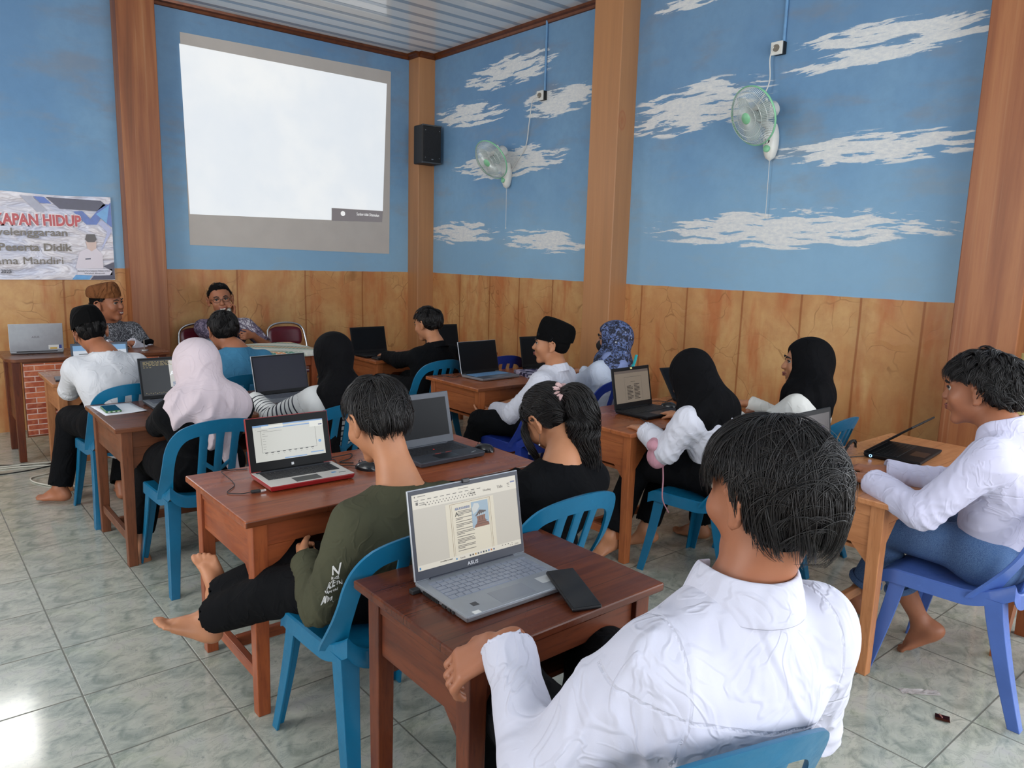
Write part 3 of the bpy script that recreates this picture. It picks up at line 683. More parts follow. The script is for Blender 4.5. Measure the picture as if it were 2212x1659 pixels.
# ---------------------------------------------------------------- monobloc plastic chairs
def plastic(name, c):
    t = NT(name); o = t.obj(); n = t.noise(o, 5, 5.0, .6); n2 = t.noise(o, 180, 2.0); n3 = t.noise(o, 30, 4.0, .7)
    col = t.mix(t.map(n, .35, .7, 0, .5), c, tuple(x*.72 for x in c[:3])+(1,))
    col = t.mix(t.map(n3, .62, .8, 0, .35), col, tuple(min(1, x*1.5+.05) for x in c[:3])+(1,))
    t.fin(col, t.map(n3, .3, .8, .30, .45), 0, .45); t.bump(n2, .08, .001); return t.m
P_teal = plastic('teal_plastic', rgb(11, 102, 140)); P_royal = plastic('royal_blue_plastic', rgb(26, 48, 126)); P_soft = plastic('periwinkle_plastic', rgb(76, 106, 176))
def make_chair(label):
    t = thing('plastic_chair', label, 'chair', (0, 0, 0), 0, 'plastic chairs at the desks'); pm = P_teal
    def Mp(u, v, o=0.0):   # back surface; o = offset towards the rear
        k = (v-.43)/.38
        y = -.195-.125*max(0, k)**1.1+.055*(abs(u)/.23)**2.2*(1-.25*k) - o
        y += .085*min(1, abs(u)/.2)**4*max(0, 1-(v-.405)/.21)**1.6
        return Vector((u*(1-.03*max(0, k)), y, v))
    def ribbon(b, cl, ws, th=.010, lip=.010):
        """flat band with rolled rear lips; cl list of (u,v), ws widths"""
        n = len(cl); rows = []
        for i, (u, v) in enumerate(cl):
            a = cl[max(i-1, 0)]; c = cl[min(i+1, n-1)]; du, dv = c[0]-a[0], c[1]-a[1]; L = math.hypot(du, dv); nu, nv = -dv/L, du/L
            w = ws[i]/2; row = []
            for s, o in ((-1, lip), (-1, 0), (-.86, -.003), (.86, -.003), (1, 0), (1, lip), (.8, th), (-.8, th)):
                row.append(Mp(u+nu*w*s, v+nv*w*s, o))
            rows.append(row)
        vs = [p for r in rows for p in r]; m_ = 8
        fs = [(i*m_+k, i*m_+(k+1) % m_, (i+1)*m_+(k+1) % m_, (i+1)*m_+k) for i in range(n-1) for k in range(m_)]
        fs += [tuple(range(m_)), tuple((n-1)*m_+k for k in range(m_-1, -1, -1))]
        b.add(vs, fs)
    b = MB()
    half = [(-.192, .415), (-.200, .47), (-.205, .54), (-.206, .61), (-.200, .67), (-.184, .715), (-.155, .748), (-.11, .766), (-.055, .775), (0, .778)]
    wid = [.060, .052, .047, .046, .050, .056, .062, .064, .066, .066]
    hp = smooth_path([(a, c, 0) for a, c in half], 3); hp = [(p.x, p.y) for p in hp]
    wp = [wid[min(i//3, 9)]*(1-(i % 3)/3)+wid[min(i//3+1, 9)]*((i % 3)/3) for i in range(len(hp))]
    full = hp+[(-u, v) for u, v in hp[-2::-1]]; wf = wp+wp[-2::-1]
    ribbon(b, full, wf)
    b.build('back_frame', pm, t, smooth=50)
    b = MB()
    for u0, u1 in ((-.072, -.066), (0, 0), (.072, .066)):
        n = 8; ribbon(b, [(u0+(u1-u0)*(1-i/n), .425+(.755-.425)*i/n) for i in range(n+1)], [.035+(.006 if i in (0, n) else 0) for i in range(n+1)], .008, .006)
    for v0 in (.605, .47):
        for s in (-1, 1): ribbon(b, [(s*.069, v0), (s*.035, v0-.028), (0, v0-.056)], [.019]*3, .008, .005)
    b.build('back_slats', pm, t, smooth=50)
    # seat shell
    b = MB(); nx, ny = 26, 26; top = []; 
    def seatp(a, c, dz=0):
        y = -.20+.43*c; hw = .215-.02*(1-c)-.012*max(0, c-.85)/.15; x = a*hw
        z = .432-.016*(1-a*a)*(math.sin(min(1, c*1.15)*PI)) - .022*max(0, (c-.86)/.14)**2
        r = max(0, .36-c)/.36; z += .055*r**1.6*abs(a)**6 + .012*r**2
        return Vector((x, y+(-.012*(1-a*a) if c < .05 else 0), z+dz))
    g = [[seatp(-1+2*i/nx, j/ny) for i in range(nx+1)] for j in range(ny+1)]
    vs = [p for r in g for p in r]; W1 = nx+1; N1 = len(vs)
    fs = [(j*W1+i, j*W1+i+1, (j+1)*W1+i+1, (j+1)*W1+i) for j in range(ny) for i in range(nx)]
    vs2 = [p-Vector((0, 0, .008)) for p in vs]
    fs += [tuple(N1+k for k in f[::-1]) for f in fs]
    b.add(vs+vs2, fs)
    per = [j*W1 for j in range(ny, -1, -1)]+[i for i in range(1, nx+1)]+[j*W1+nx for j in range(1, ny+1)]+[ny*W1+i for i in range(nx-1, 0, -1)]
    P0 = [vs[k] for k in per]; cen = Vector((0, 0, .43)); pr = []
    for p in P0:
        dr = Vector((p.x, p.y, 0)); dr.normalize(); pr.append([p, p+dr*.008-Vector((0, 0, .004)), p+dr*.010-Vector((0, 0, .055)), p+dr*.002-Vector((0, 0, .053)), p-Vector((0, 0, .009))])
    m_ = 5; n = len(pr); b.add([q for r in pr for q in r], [(i*m_+k, i*m_+k+1, ((i+1) % n)*m_+k+1, ((i+1) % n)*m_+k) for i in range(n) for k in range(4)])
    b.build('seat', pm, t, smooth=50)
    # legs: L-section, tapered, splayed with a slight curve
    for sx in (-1, 1):
        for (yt, yb, s2) in ((.195, .262, 1), (-.175, -.285, -1)):
            b = MB(); n = 7; rows = []
            for i in range(n+1):
                q = i/n; z = .425*(1-q); x = sx*(.205+.032*q**1.3); y = yt+(yb-yt)*(q**1.25); w = .060-.022*q
                c1 = Vector((x, y, z)); th = .009
                rows.append([c1, c1+Vector((-sx*w, 0, 0)), c1+Vector((-sx*w, -s2*th, 0)), c1+Vector((-sx*th, -s2*th, 0)), c1+Vector((-sx*th, -s2*w, 0)), c1+Vector((0, -s2*w, 0))])
            vs = [p for r in rows for p in r]; m_ = 6
            b.add(vs, [(i*m_+k, i*m_+(k+1) % m_, (i+1)*m_+(k+1) % m_, (i+1)*m_+k) for i in range(n) for k in range(m_)]+[tuple(range(m_)), tuple(n*m_+k for k in range(m_))])
            b.build('leg', pm, t, smooth=40, bevel=.002)
    return t
ch0 = make_chair('teal plastic chair holding the boy in white with black cap, beside the brick-faced table')
ch0.location = (.60, .40, 0); ch0.rotation_euler = (0, 0, .03)
G = 'plastic chairs at the desks'; R_ = {'teal_plastic': P_royal}; S_ = {'teal_plastic': P_soft}
for (x, y, rz, lab, mm) in (
    (1.24, .42, 0, 'teal plastic chair holding the person in a blue t-shirt', None),
    (.69, -.74, .0, 'teal plastic chair holding the person in the lilac headscarf', None),
    (1.33, -.72, .03, 'teal plastic chair holding the person in the striped sweater', None),
    (.69, -2.42, 0, 'teal plastic chair holding the barefoot boy in the olive t-shirt', None),
    (1.27, -2.44, -.02, 'light teal plastic chair holding the girl with the ponytail', None),
    (.685, -3.515, -.30, 'teal plastic chair at the bottom edge under the nearest white shirt', None),
    (2.68, .38, 0, 'teal plastic chair holding the man in the black shirt', None),
    (2.68, -2.27, .05, 'teal plastic chair holding the bending person with pink pouch', None),
    (3.24, -2.33, .05, 'teal plastic chair holding the upright person in black headscarf', None),
    (3.26, .36, -.1, 'empty royal blue plastic chair near the far corner', R_),
    (2.66, -.90, -.05, 'royal blue plastic chair holding the boy in white with black cap, middle desk', R_),
    (3.20, -.88, 0, 'royal blue plastic chair holding the person in the floral headscarf', R_),
    (2.66, -3.44, .02, 'faded blue plastic chair at the right edge holding the boy in jeans', S_)):
    dup(ch0, (x, y, 0), rz, lab, G, mm)

# ---------------------------------------------------------------- maroon folding chairs
M_chrome = mat('chrome_tube', rgb(200, 200, 200), .16, 1.0, .05); M_maroon = mat('maroon_vinyl', rgb(98, 20, 38), .3, 0, .25, 8, .1)
def folding(label, loc, rz):
    t = thing('folding_chair', label, 'chair', loc, rz, 'maroon folding chairs by the front wall')
    arch = smooth_path([(-.21, .16, 0), (-.205, .02, .25), (-.20, -.10, .50), (-.195, -.17, .72), (-.17, -.20, .82), (-.08, -.21, .865), (.08, -.21, .865), (.17, -.20, .82), (.195, -.17, .72), (.20, -.10, .50), (.205, .02, .25), (.21, .16, 0)], 6)
    MB().tube(arch, .011, 10).build('back_frame', M_chrome, t, smooth=60)
    MB().tube(smooth_path([(-.17, -.22, 0), (-.17, -.05, .25), (-.17, .17, .43), (.17, .17, .43), (.17, -.05, .25), (.17, -.22, 0)], 6), .010, 10).build('rear_frame', M_chrome, t, smooth=60)
    b = MB(); vs = []; nx, nz = 20, 10
    for s in (0, 1):
        for j in range(nz+1):
            for i in range(nx+1):
                a = -1+2*i/nx; c = -1+2*j/nz; hw = .172*(1-.10*abs(c)**3); x = a*hw; z = .745+.088*c*(1-.25*abs(a)**4) - (.012*(a*a) if c < 0 else 0)
                e = (1-abs(a)**6)*(1-abs(c)**6); y = -.185-.03*(z-.66)/.2 + (.5-s)*.03*e**.4 - .02*(1-a*a); vs.append((x, y, z))
    N1 = (nx+1)*(nz+1); W1 = nx+1
    fs = [(j*W1+i, j*W1+i+1, (j+1)*W1+i+1, (j+1)*W1+i) for j in range(nz) for i in range(nx)]
    b.add(vs, fs+[tuple(N1+k for k in f[::-1]) for f in fs]); b.build('back_pad', M_maroon, t, smooth=60)
    MB().ell((0, .02, .445), (.20, .20, .028), 12).build('seat_pad', M_maroon, t, smooth=60)
    return t
folding('maroon folding chair behind the man with the microphone', (1.80, 2.60, 0), PI)
folding('empty maroon folding chair with chrome frame beside the batik-covered table', (2.56, 2.42, 0), PI+.05)

# wooden stool and yellow pole on the right
st = thing('wooden_stool', 'brown wooden stool with tapered legs behind the faded blue chair', 'stool', (3.11, -3.62, 0))
MB().box((0, 0, .44), (.34, .30, .03)).build('seat', WS['red']['top'], st, bevel=.004)
for sx in (-1, 1):
    for sy in (-1, 1): MB().hexa([(sx*.15-.02, sy*.13-.02, 0), (sx*.15+.02, sy*.13-.02, 0), (sx*.15+.02, sy*.13+.02, 0), (sx*.15-.02, sy*.13+.02, 0)], [(sx*.13-.035, sy*.11-.035, .425), (sx*.13+.035, sy*.11-.035, .425), (sx*.13+.035, sy*.11+.035, .425), (sx*.13-.035, sy*.11+.035, .425)]).build('leg', WS['orange']['leg'], st)
pp = MB().tube([(4.08, -3.155, 0), (4.09, -3.150, 1.14)], .038, 16).build('plastic_pipe', mat('yellow_pvc', rgb(190, 172, 112), .35, 0, .1), smooth=50)
tag(pp, 'thick pale yellow pipe standing upright against the right pillar', 'pipe')
# ================================================================ LAPTOPS AND SMALL THINGS
ZD = .7055
mat('lap_bezel', rgb(14, 15, 18), .45, spec=.2); mat('lap_black', rgb(22, 23, 26), .5, 0, .2, spec=.25); mat('key_black', rgb(18, 18, 20), .5)
def scr(name, c, s): return emit('screen_'+name, c, s)
def laptop(label, x, y, rz, w=.36, d=.235, ang=105, z=ZD, body=None, bezel=None, rim=None, keys=None, deck=None, th=.017, bz=.012, chin=.022, screen=None, lidh=None, lt=.007, content=None, group='laptops on the desks'):
    t = thing('laptop', label, 'laptop', (x, y, z), rz, group)
    body = body or mat('lap_black', rgb(30, 31, 34), .45, 0, .2); bezel = bezel or mat('lap_bezel', rgb(14, 15, 18), .45, spec=.2); rim = rim or body; deck = deck or body
    keys = keys or mat('key_black', rgb(18, 18, 20), .5)
    MB().box((0, 0, th/2+.002), (w, d, th), taper=(.97, .95)).build('base', rim, t, bevel=.004)
    MB().box((0, 0, th+.0025), (w-.006, d-.006, .002)).build('keyboard_deck', deck, t, bevel=.0008)
    b = MB(); kw = (w-.05)/15; 
    rows = 6; kd = .0185*d/.235; y0 = d/2-.035
    for r in range(rows):
        yy = y0-r*kd; n = 15
        if r == 5: segs = [(0, 1), (1, 2), (2, 3), (3, 4.2), (4.2, 9), (9, 10), (10, 11), (11, 12), (12, 13), (13, 14), (14, 15)]
        elif r == 4: segs = [(0, 1.8)]+[(1.8+i, 2.8+i) for i in range(10)]+[(11.8, 13), (13, 14), (14, 15)]
        elif r == 3: segs = [(0, 1.5)]+[(1.5+i, 2.5+i) for i in range(10)]+[(11.5, 13), (13, 14), (14, 15)]
        elif r == 2: segs = [(0, 1.3)]+[(1.3+i, 2.3+i) for i in range(11)]+[(12.3, 13), (13, 14), (14, 15)]
        else: segs = [(i, i+1) for i in range(n)]
        hh = kd*(.6 if r == 0 else .86)
        for a, c in segs:
            x0 = -w/2+.025+a*kw; x1 = -w/2+.025+c*kw-.0022
            b.box(((x0+x1)/2, yy, th+.0045), (x1-x0, hh-.0008, .002))
    b.build('keyboard', keys, t)
    MB().box((-.012, -d/2+.045*d/.235, th+.0036), (w*.30, .062*d/.235, .0006)).build('touchpad', mat('touchpad_edge', rgb(120, 124, 132), .3) if deck.name.startswith('lap_silver') else mat('touchpad_dark', rgb(26, 27, 30), .3), t)
    # lid
    lh = lidh or d*.985
    lid = bpy.data.objects.new('lid', None)
    a = math.radians(ang)  # 90 = vertical, >90 leans away
    R = Matrix.Translation((0, d/2-.006, th+.004)) @ Matrix.Rotation(-(a-PI/2), 4, 'X')
    L = MB().box((0, lt/2, lh/2), (w, lt, lh)).build('lid', rim, t, bevel=.002); L.matrix_local = R
    MB().box((0, -.0006, lh/2), (w-.005, .0016, lh-.005)).build('bezel', bezel, L, bevel=.0004)
    s = screen or mat('screen_off', rgb(14, 16, 20), .3, 0, .1, 3, 0, .12)
    x0, x1, z0, z1 = -w/2+bz, w/2-bz, chin, lh-bz*1.2
    so = MB().quad((x0, -.002, z0), (x1, -.002, z0), (x1, -.002, z1), (x0, -.002, z1)).build('screen', s, L)
    MB().tube([(-w*.38, d/2-.006, th+.002), (w*.38, d/2-.006, th+.002)], .006, 10).build('hinge', bezel, t, smooth=50)
    if content: content(L, x0, x1, z0, z1)
    return t, L
def rects(L, name, m, x0, x1, z0, z1, lst, y=-.0026):
    """flat printed/pixel rectangles inside a screen, given in 0..1 of the screen (u0,v0,u1,v1; v from the top)"""
    b = MB(); W_, H_ = x1-x0, z1-z0
    for u0, v0, u1, v1 in lst: b.quad((x0+u0*W_, y, z1-v1*H_), (x0+u1*W_, y, z1-v1*H_), (x0+u1*W_, y, z1-v0*H_), (x0+u0*W_, y, z1-v0*H_))
    return b.build(name, m, L)
def spoly(L, name, m, x0, x1, z0, z1, pts, y=-.003):
    W_, H_ = x1-x0, z1-z0
    return MB().add([(x0+u*W_, y, z1-v*H_) for u, v in pts], [tuple(range(len(pts)))]).build(name, m, L)
SM = lambda x0, x1, z0, z1, u, v, y=-.0032: Matrix.Translation((x0+u*(x1-x0), y, z1-v*(z1-z0))) @ Matrix.Rotation(PI/2, 4, 'X')
lap_silver = mat('lap_silver', rgb(158, 162, 168), .34, .55, .06, 30); lap_silver2 = mat('lap_silver_deck', rgb(150, 155, 163), .36, .45, .06, 30)
lap_grey = mat('lap_grey', rgb(70, 74, 82), .4, .2, .1); key_silver = mat('key_silver', rgb(136, 142, 156), .4, .2, .1)
M_ink = scr('ink', rgb(96, 92, 88), .5); M_inkb = scr('ink_blue', rgb(84, 110, 160), .6)

def word_doc(L, x0, x1, z0, z1):
    pg = scr('page', rgb(214, 206, 186), .62)
    rects(L, 'ribbon_area', scr('ribbon', rgb(216, 210, 196), .62), x0, x1, z0, z1, [(0, 0, 1, .19)], -.0024)
    rects(L, 'document_page', pg, x0, x1, z0, z1, [(.29, .215, .755, .93)], -.0025)
    rects(L, 'status_bar', scr('ribbon', None, 1), x0, x1, z0, z1, [(0, .93, 1, 1)], -.0024)
    brd = scr('page_border', rgb(150, 126, 96), .5)
    rects(L, 'page_border', brd, x0, x1, z0, z1, [(.33, .225, .333, .93), (.717, .225, .72, .93), (.33, .225, .72, .23), (.345, .24, .347, .93), (.703, .24, .705, .93)], -.0028)
    tl = []
    rr = random.Random(3)
    v = .335
    for blk in (4, 2, 1, 3, 1, 3, 1, 4, 3, 1):
        for k in range(blk):
            tl.append((.40 if (v < .40) else .375, v, .375+.155+.02*rr.random()-(.09 if (k == blk-1 and blk > 1) else 0), v+.008)); v += .0185
        v += .014
        if v > .90: break
    rects(L, 'text_lines', M_ink, x0, x1, z0, z1, tl, -.003)
    text_obj('heading_lettering', 'ASAL KOTA KUDUS', .0095, M_inkb, L, SM(x0, x1, z0, z1, .375, .315), width=.048)
    text_obj('initial_lettering', 'A', .017, scr('ink_dark', rgb(50, 48, 48), .4), L, SM(x0, x1, z0, z1, .372, .40))
    sb = random.Random(5); tb = []
    for k in range(11): tb.append((.02+k*.058, .075, .02+k*.058+.035, .084))
    for k in range(34): tb.append((.10+k*.0145, .118+(.03 if k % 2 else 0), .108+k*.0145, .132+(.03 if k % 2 else 0)))
    for k in range(14): tb.append((.36+k*.0225, .196, .361+k*.0225, .203))
    tb += [(.02, .02, .03, .04), (.05, .025, .12, .033), (.42, .03, .52, .036), (.03, .10, .05, .14), (.06, .115, .10, .122), (.06, .14, .12, .147), (.52, .10, .575, .103), (.52, .155, .575, .158), (.52, .10, .522, .158), (.573, .10, .575, .158), (.905, .09, .93, .1), (.905, .115, .93, .122), (.91, .14, .93, .147)]
    rects(L, 'toolbar_marks', M_ink, x0, x1, z0, z1, tb, -.003)
    text_obj('style_lettering', 'Heading', .008, scr('ink_pale', rgb(140, 136, 130), .55), L, SM(x0, x1, z0, z1, .66, .135)); text_obj('style_lettering', 'Title', .011, scr('ink_pale', None, 1), L, SM(x0, x1, z0, z1, .80, .135))
    text_obj('style_lettering', 'Normal', .0055, M_ink, L, SM(x0, x1, z0, z1, .53, .135))
    rects(L, 'share_button', scr('share', rgb(110, 120, 160), .6), x0, x1, z0, z1, [(.94, .07, .985, .09)], -.003)
    # inserted photograph: brick tower under a cloudy sky (plain generic shape)
    rects(L, 'inserted_photo', scr('photo_sky', rgb(150, 172, 188), .6), x0, x1, z0, z1, [(.53, .25, .695, .61)], -.003)
    spoly(L, 'photo_cloud', scr('photo_cloud', rgb(196, 200, 198), .6), x0, x1, z0, z1, [(.535, .34), (.56, .27), (.60, .28), (.61, .33), (.58, .39), (.545, .42)], -.0032)
    tw = scr('photo_brick', rgb(132, 84, 62), .55); rf = scr('photo_roof', rgb(78, 66, 64), .5)
    spoly(L, 'photo_tower', tw, x0, x1, z0, z1, [(.545, .61), (.555, .58), (.575, .55), (.580, .50), (.572, .46), (.66, .45), (.655, .50), (.665, .55), (.69, .57), (.693, .61)], -.0034)
    spoly(L, 'photo_tower_roof', rf, x0, x1, z0, z1, [(.558, .455), (.605, .375), (.672, .40), (.665, .415), (.60, .44)], -.0036)
    rects(L, 'photo_posts', scr('photo_cloud', None, 1), x0, x1, z0, z1, [(.59, .425, .595, .455), (.61, .42, .615, .452), (.63, .42, .635, .45), (.65, .415, .655, .448)], -.0038)
    rects(L, 'photo_shade', scr('photo_dark', rgb(84, 52, 44), .5), x0, x1, z0, z1, [(.60, .47, .605, .52), (.625, .465, .63, .52), (.57, .535, .675, .542), (.56, .565, .685, .572)], -.0038)
    ic = []
    for i, c in enumerate((rgb(60, 60, 60), rgb(30, 30, 30), rgb(200, 150, 60), rgb(90, 90, 90), rgb(120, 130, 150), rgb(40, 50, 60), rgb(60, 90, 90), rgb(60, 110, 180), rgb(190, 110, 60), rgb(60, 80, 130))):
        rects(L, 'taskbar_icon', scr('icon%d' % i, c, .5), x0, x1, z0, z1, [(.475+i*.026, .955, .489+i*.026, .978)], -.003)
    rects(L, 'start_icon', scr('start', rgb(60, 130, 180), .6), x0, x1, z0, z1, [(.345, .957, .359, .977), (.012, .955, .026, .985)], -.003)
    text_obj('search_lettering', 'Search', .006, scr('ink_pale', None, 1), L, SM(x0, x1, z0, z1, .385, .978))
    text_obj('status_lettering', 'Accessibility: Investigate', .004, M_ink, L, SM(x0, x1, z0, z1, .20, .955))
    rects(L, 'tray_icons', M_ink, x0, x1, z0, z1, [(.80, .945, .81, .955), (.83, .945, .84, .957), (.86, .945, .87, .957), (.90, .945, .908, .953), (.88, .97, .888, .98), (.90, .97, .908, .98), (.93, .968, .97, .972), (.93, .98, .97, .984)], -.003)
t, L = laptop('open silver laptop on the nearest desk showing a text document with tower photo', .745, -2.965, -.02, .362, .235, 101, .7055, lap_silver, mat('lap_navy_bezel', rgb(38, 42, 54), .4), lap_silver, key_silver, lap_silver2, bz=.011, chin=.026, lidh=.235,
              screen=scr('word_grey', rgb(196, 190, 178), .60), content=word_doc)
text_obj('maker_lettering', 'ASUS', .013, mat('logo_silver', rgb(176, 176, 180), .3, .6), L, Matrix.Translation((-.018, -.0022, .008)) @ Matrix.Rotation(PI/2, 4, 'X'), bold=.0003, width=.036)
MB().box((0, -.002, .2345), (.022, .012, .012)).build('webcam_cover', mat('webcam_black', rgb(26, 24, 28), .3), L, bevel=.002)
b = MB()
for i in range(13): b.box((-.1815, .07-i*.0055, .0105), (.003, .003, .008))
for yy, ww in ((-.022, .016), (-.045, .011), (-.062, .008)): b.box((-.1815, yy, .0105), (.003, ww, .006))
b.build('side_vents_and_ports', mat('port_black', rgb(14, 14, 16), .6), t)
MB().box((-.125, -.07, .0206), (.018, .018, .0004)).build('processor_sticker', mat('dark_sticker', rgb(48, 50, 58), .3), t)
MB().box((-.145, -.107, .0206), (.020, .014, .0005)).build('white_sticker', mat('sticker_white', rgb(206, 206, 204), .4), t)
MB().box((.115, -.06, .0206), (.055, .035, .0005)).build('spec_sticker', mat('sticker_pale', rgb(176, 178, 180), .3), t)
MB().box((-.186, .10, .006), (.03, .018, .012)).build('cable_plug', M_blk, t, bevel=.002)

def chart(L, x0, x1, z0, z1):
    rects(L, 'browser_bar', scr('bar_blue', rgb(120, 160, 206), .6), x0, x1, z0, z1, [(0, 0, .22, .035), (.42, 0, 1, .035), (.22, .085, .8, .115), (.0, .035, .2, .05)], -.0024)
    rects(L, 'menu_panel', scr('panel_white', rgb(222, 222, 214), .64), x0, x1, z0, z1, [(.12, .035, .42, .10)], -.0027)
    rects(L, 'login_panel', scr('panel_white', None, 1), x0, x1, z0, z1, [(.80, .035, 1, .2)], -.0027)
    rects(L, 'chart_frame', M_ink, x0, x1, z0, z1, [(.10, .16, .103, .76), (.10, .757, .88, .763), (.877, .2, .88, .76), (.04, .11, .045, .12), (.06, .15, .20, .158), (.14, .19, .40, .196), (.12, .25, .16, .256), (.12, .31, .20, .316), (.12, .38, .155, .386), (.12, .45, .165, .456), (.12, .53, .16, .536), (.12, .60, .165, .606), (.12, .67, .15, .676)], -.003)
    rects(L, 'chart_marks', scr('ink_dark', None, 1), x0, x1, z0, z1, [(.135+i*.082, .762, .175+i*.082, .785) for i in range(9)]+[(.145+i*.082, .82, .165+i*.082, .826) for i in range(9)], -.003)
    rects(L, 'bottom_bar', scr('bar_blue', None, 1), x0, x1, z0, z1, [(.40, .955, .72, .985)], -.003)
    rects(L, 'footer_link', scr('bar_blue', None, 1), x0, x1, z0, z1, [(.78, .90, .97, .93)], -.003)
    MB().lathe([(.001, 0), (.006, 0)], 12, (x0+.93*(x1-x0), -.003, z1-.62*(z1-z0)), Matrix.Rotation(PI/2, 3, 'X')).build('blue_dot', scr('dot', rgb(90, 150, 210), .6), L)
    rects(L, 'login_button', scr('dot_navy', rgb(50, 60, 120), .5), x0, x1, z0, z1, [(.93, .14, .985, .165)], -.003)
red = mat('lap_red', rgb(150, 30, 34), .28, 0, .15)
t, L = laptop('open laptop with red edge and white keyboard deck showing a chart page', .745, -1.785, -.02, .33, .205, 104, .7055, red, mat('lap_bezel_gloss', rgb(10, 10, 12), .35, spec=.12), red, mat('key_dark', rgb(34, 34, 38), .5), mat('lap_white_deck', rgb(196, 190, 184), .4, 0, .06), th=.019, bz=.025, chin=.036, lidh=.205, lt=.012, screen=scr('chart_page', rgb(204, 204, 196), .62), content=chart)
MB().box((0, .085, .0155), (.30, .022, .016)).build('hinge_block', mat('lap_grey_hinge', rgb(60, 62, 68), .4), t, bevel=.004)
MB().box((.10, -.05, .0226), (.018, .012, .0004)).build('blue_sticker', mat('sticker_blue', rgb(60, 130, 180), .4), t)
MB().box((.13, -.062, .0226), (.028, .006, .0004)).build('dark_sticker', mat('dark_sticker', None, .3), t)
spoly(L, 'windows_key_logo', mat('logo_white', rgb(200, 200, 200), .3), -.005, .005, .010, .020, [(0, 0), (1, 0), (1, 1), (0, 1)], -.002)

t, L = laptop('grey business laptop with dark screen and red pointer buttons beside a mouse', 1.345, -1.805, .04, .338, .23, 104, .7055, lap_grey, lap_grey, lap_grey, mat('key_dark', None, .5), mat('lap_charcoal', rgb(46, 49, 56), .5, 0, .1), th=.021, bz=.020, chin=.034, lidh=.228)
MB().box((-.025, -.033, .0256), (.03, .004, .001)).box((.03, -.033, .0256), (.03, .004, .001)).build('red_pointer_buttons', mat('pointer_red', rgb(150, 56, 50), .5), t)
MB().lathe([(.001, 0), (.004, .0015), (.004, 0)], 10, (-.005, .025, .0275)).build('pointing_stick', mat('stick_red', rgb(190, 40, 40), .6), t)
MB().box((-.115, -.0022, .217), (.010, .001, .010)).build('lid_logo', mat('sticker_dark2', rgb(26, 26, 30), .3), L)
text_obj('deck_lettering', 'ThinkPad', .009, mat('logo_silver', None, .3), t, Matrix.Translation((.105, -.10, .0248)) @ Matrix.Rotation(.35, 4, 'Z'))

def terminal(L, x0, x1, z0, z1):
    rr = random.Random(2); y_ = scr('term_text', rgb(170, 150, 96), .6); l = []
    for r in range(4):
        u = .04
        while u < .5: w_ = .02+.06*rr.random(); l.append((u, .04+r*.035, u+w_, .052+r*.035)); u += w_+.02
    l += [(.04+i*.05, .20, .07+i*.05, .212) for i in range(3)]+[(.04+i*.035, .925+.02*(i % 2), .055+i*.035, .935+.02*(i % 2)) for i in range(12)]
    rects(L, 'terminal_text', y_, x0, x1, z0, z1, l, -.003)
    rects(L, 'page_with_glare', scr('win_white', rgb(206, 204, 200), .62), x0, x1, z0, z1, [(.46, .03, 1, .80)], -.0026)  # open page with the screen's bright reflection put into its colour
    text_obj('program_initial_lettering', 'A', .035, scr('win_blue', rgb(235, 240, 250), .9), L, SM(x0, x1, z0, z1, .47, .46))
    rects(L, 'blue_lines', M_inkb, x0, x1, z0, z1, [(.50, .66, .78, .68), (.50, .71, .80, .73), (.50, .76, .80, .78)], -.003)
laptop('open laptop with terminal text on a dark screen, before the person in the lilac headscarf', .79, -.105, .0, .34, .235, 106, .7055, lap_silver, mat('lap_bezel', None, .4), mat('lap_dark_rim', rgb(46, 52, 60), .4), mat('key_grey', rgb(90, 94, 104), .5), lap_silver2, bz=.012, chin=.02, screen=scr('term_black', rgb(30, 32, 36), .3), content=terminal)
laptop('open laptop with blank navy screen before the person in the striped sweater', 1.36, -.285, .10, .345, .235, 104, .7055, lap_grey, mat('lap_bezel', None, .4), lap_silver, mat('key_grey', None, .5), lap_silver2, bz=.009, chin=.022, screen=mat('screen_off_navy', rgb(30, 31, 46), .3, 0, .1, 3, 0, .15))
def bluepage(L, x0, x1, z0, z1):
    rects(L, 'page_header', scr('bar_sky', rgb(120, 164, 206), .6), x0, x1, z0, z1, [(0, 0, 1, .22)], -.0026)
    rects(L, 'page_marks', scr('ink_dark', None, 1), x0, x1, z0, z1, [(.1, .35, .3, .38), (.1, .45, .25, .48), (.8, .3, .86, .33)], -.003)
laptop('open laptop with pale blue page glimpsed before the boy at the brick-faced table', .665, 1.10, 0, .345, .225, 103, .7055, lap_grey, mat('lap_slate', rgb(62, 74, 90), .4), lap_grey, None, None, bz=.013, chin=.02, lidh=.19, screen=scr('pale_page', rgb(206, 212, 222), .62), content=bluepage)
laptop('laptop mostly hidden before the person in the blue t-shirt', 1.37, 1.10, 0, .335, .225, 103, .7055, lap_grey, mat('lap_slate', None, .4), lap_grey, None, None, bz=.013, chin=.02, lidh=.185, screen=scr('mist_page', rgb(130, 150, 170), .45))
t, L = laptop('silver laptop seen from behind with a yellow sticker on its lid, on the brick-faced table', .43, 2.22, PI-.12, .34, .23, 95, .7525, lap_silver, None, lap_silver, None, lap_silver2, lidh=.205)
text_obj('maker_lettering', 'ASUS', .018, mat('logo_grey', rgb(110, 108, 112), .3, .6), L, Matrix.Translation((.03, .0075, .10)) @ Matrix.Rotation(PI, 4, 'Z') @ Matrix.Rotation(PI/2, 4, 'X'), bold=.0004, width=.05)
MB().box((-.115, .0078, .028), (.085, .001, .032)).build('paper_sticker', mat('sticker_white', None, .4), L)
MB().box((-.105, .0086, .020), (.045, .001, .012)).build('yellow_print', mat('sticker_yellow', rgb(196, 160, 70), .4), L)
MB().box((-.148, .0086, .030), (.018, .001, .028)).build('blue_print', mat('sticker_navy', rgb(50, 66, 130), .4), L)
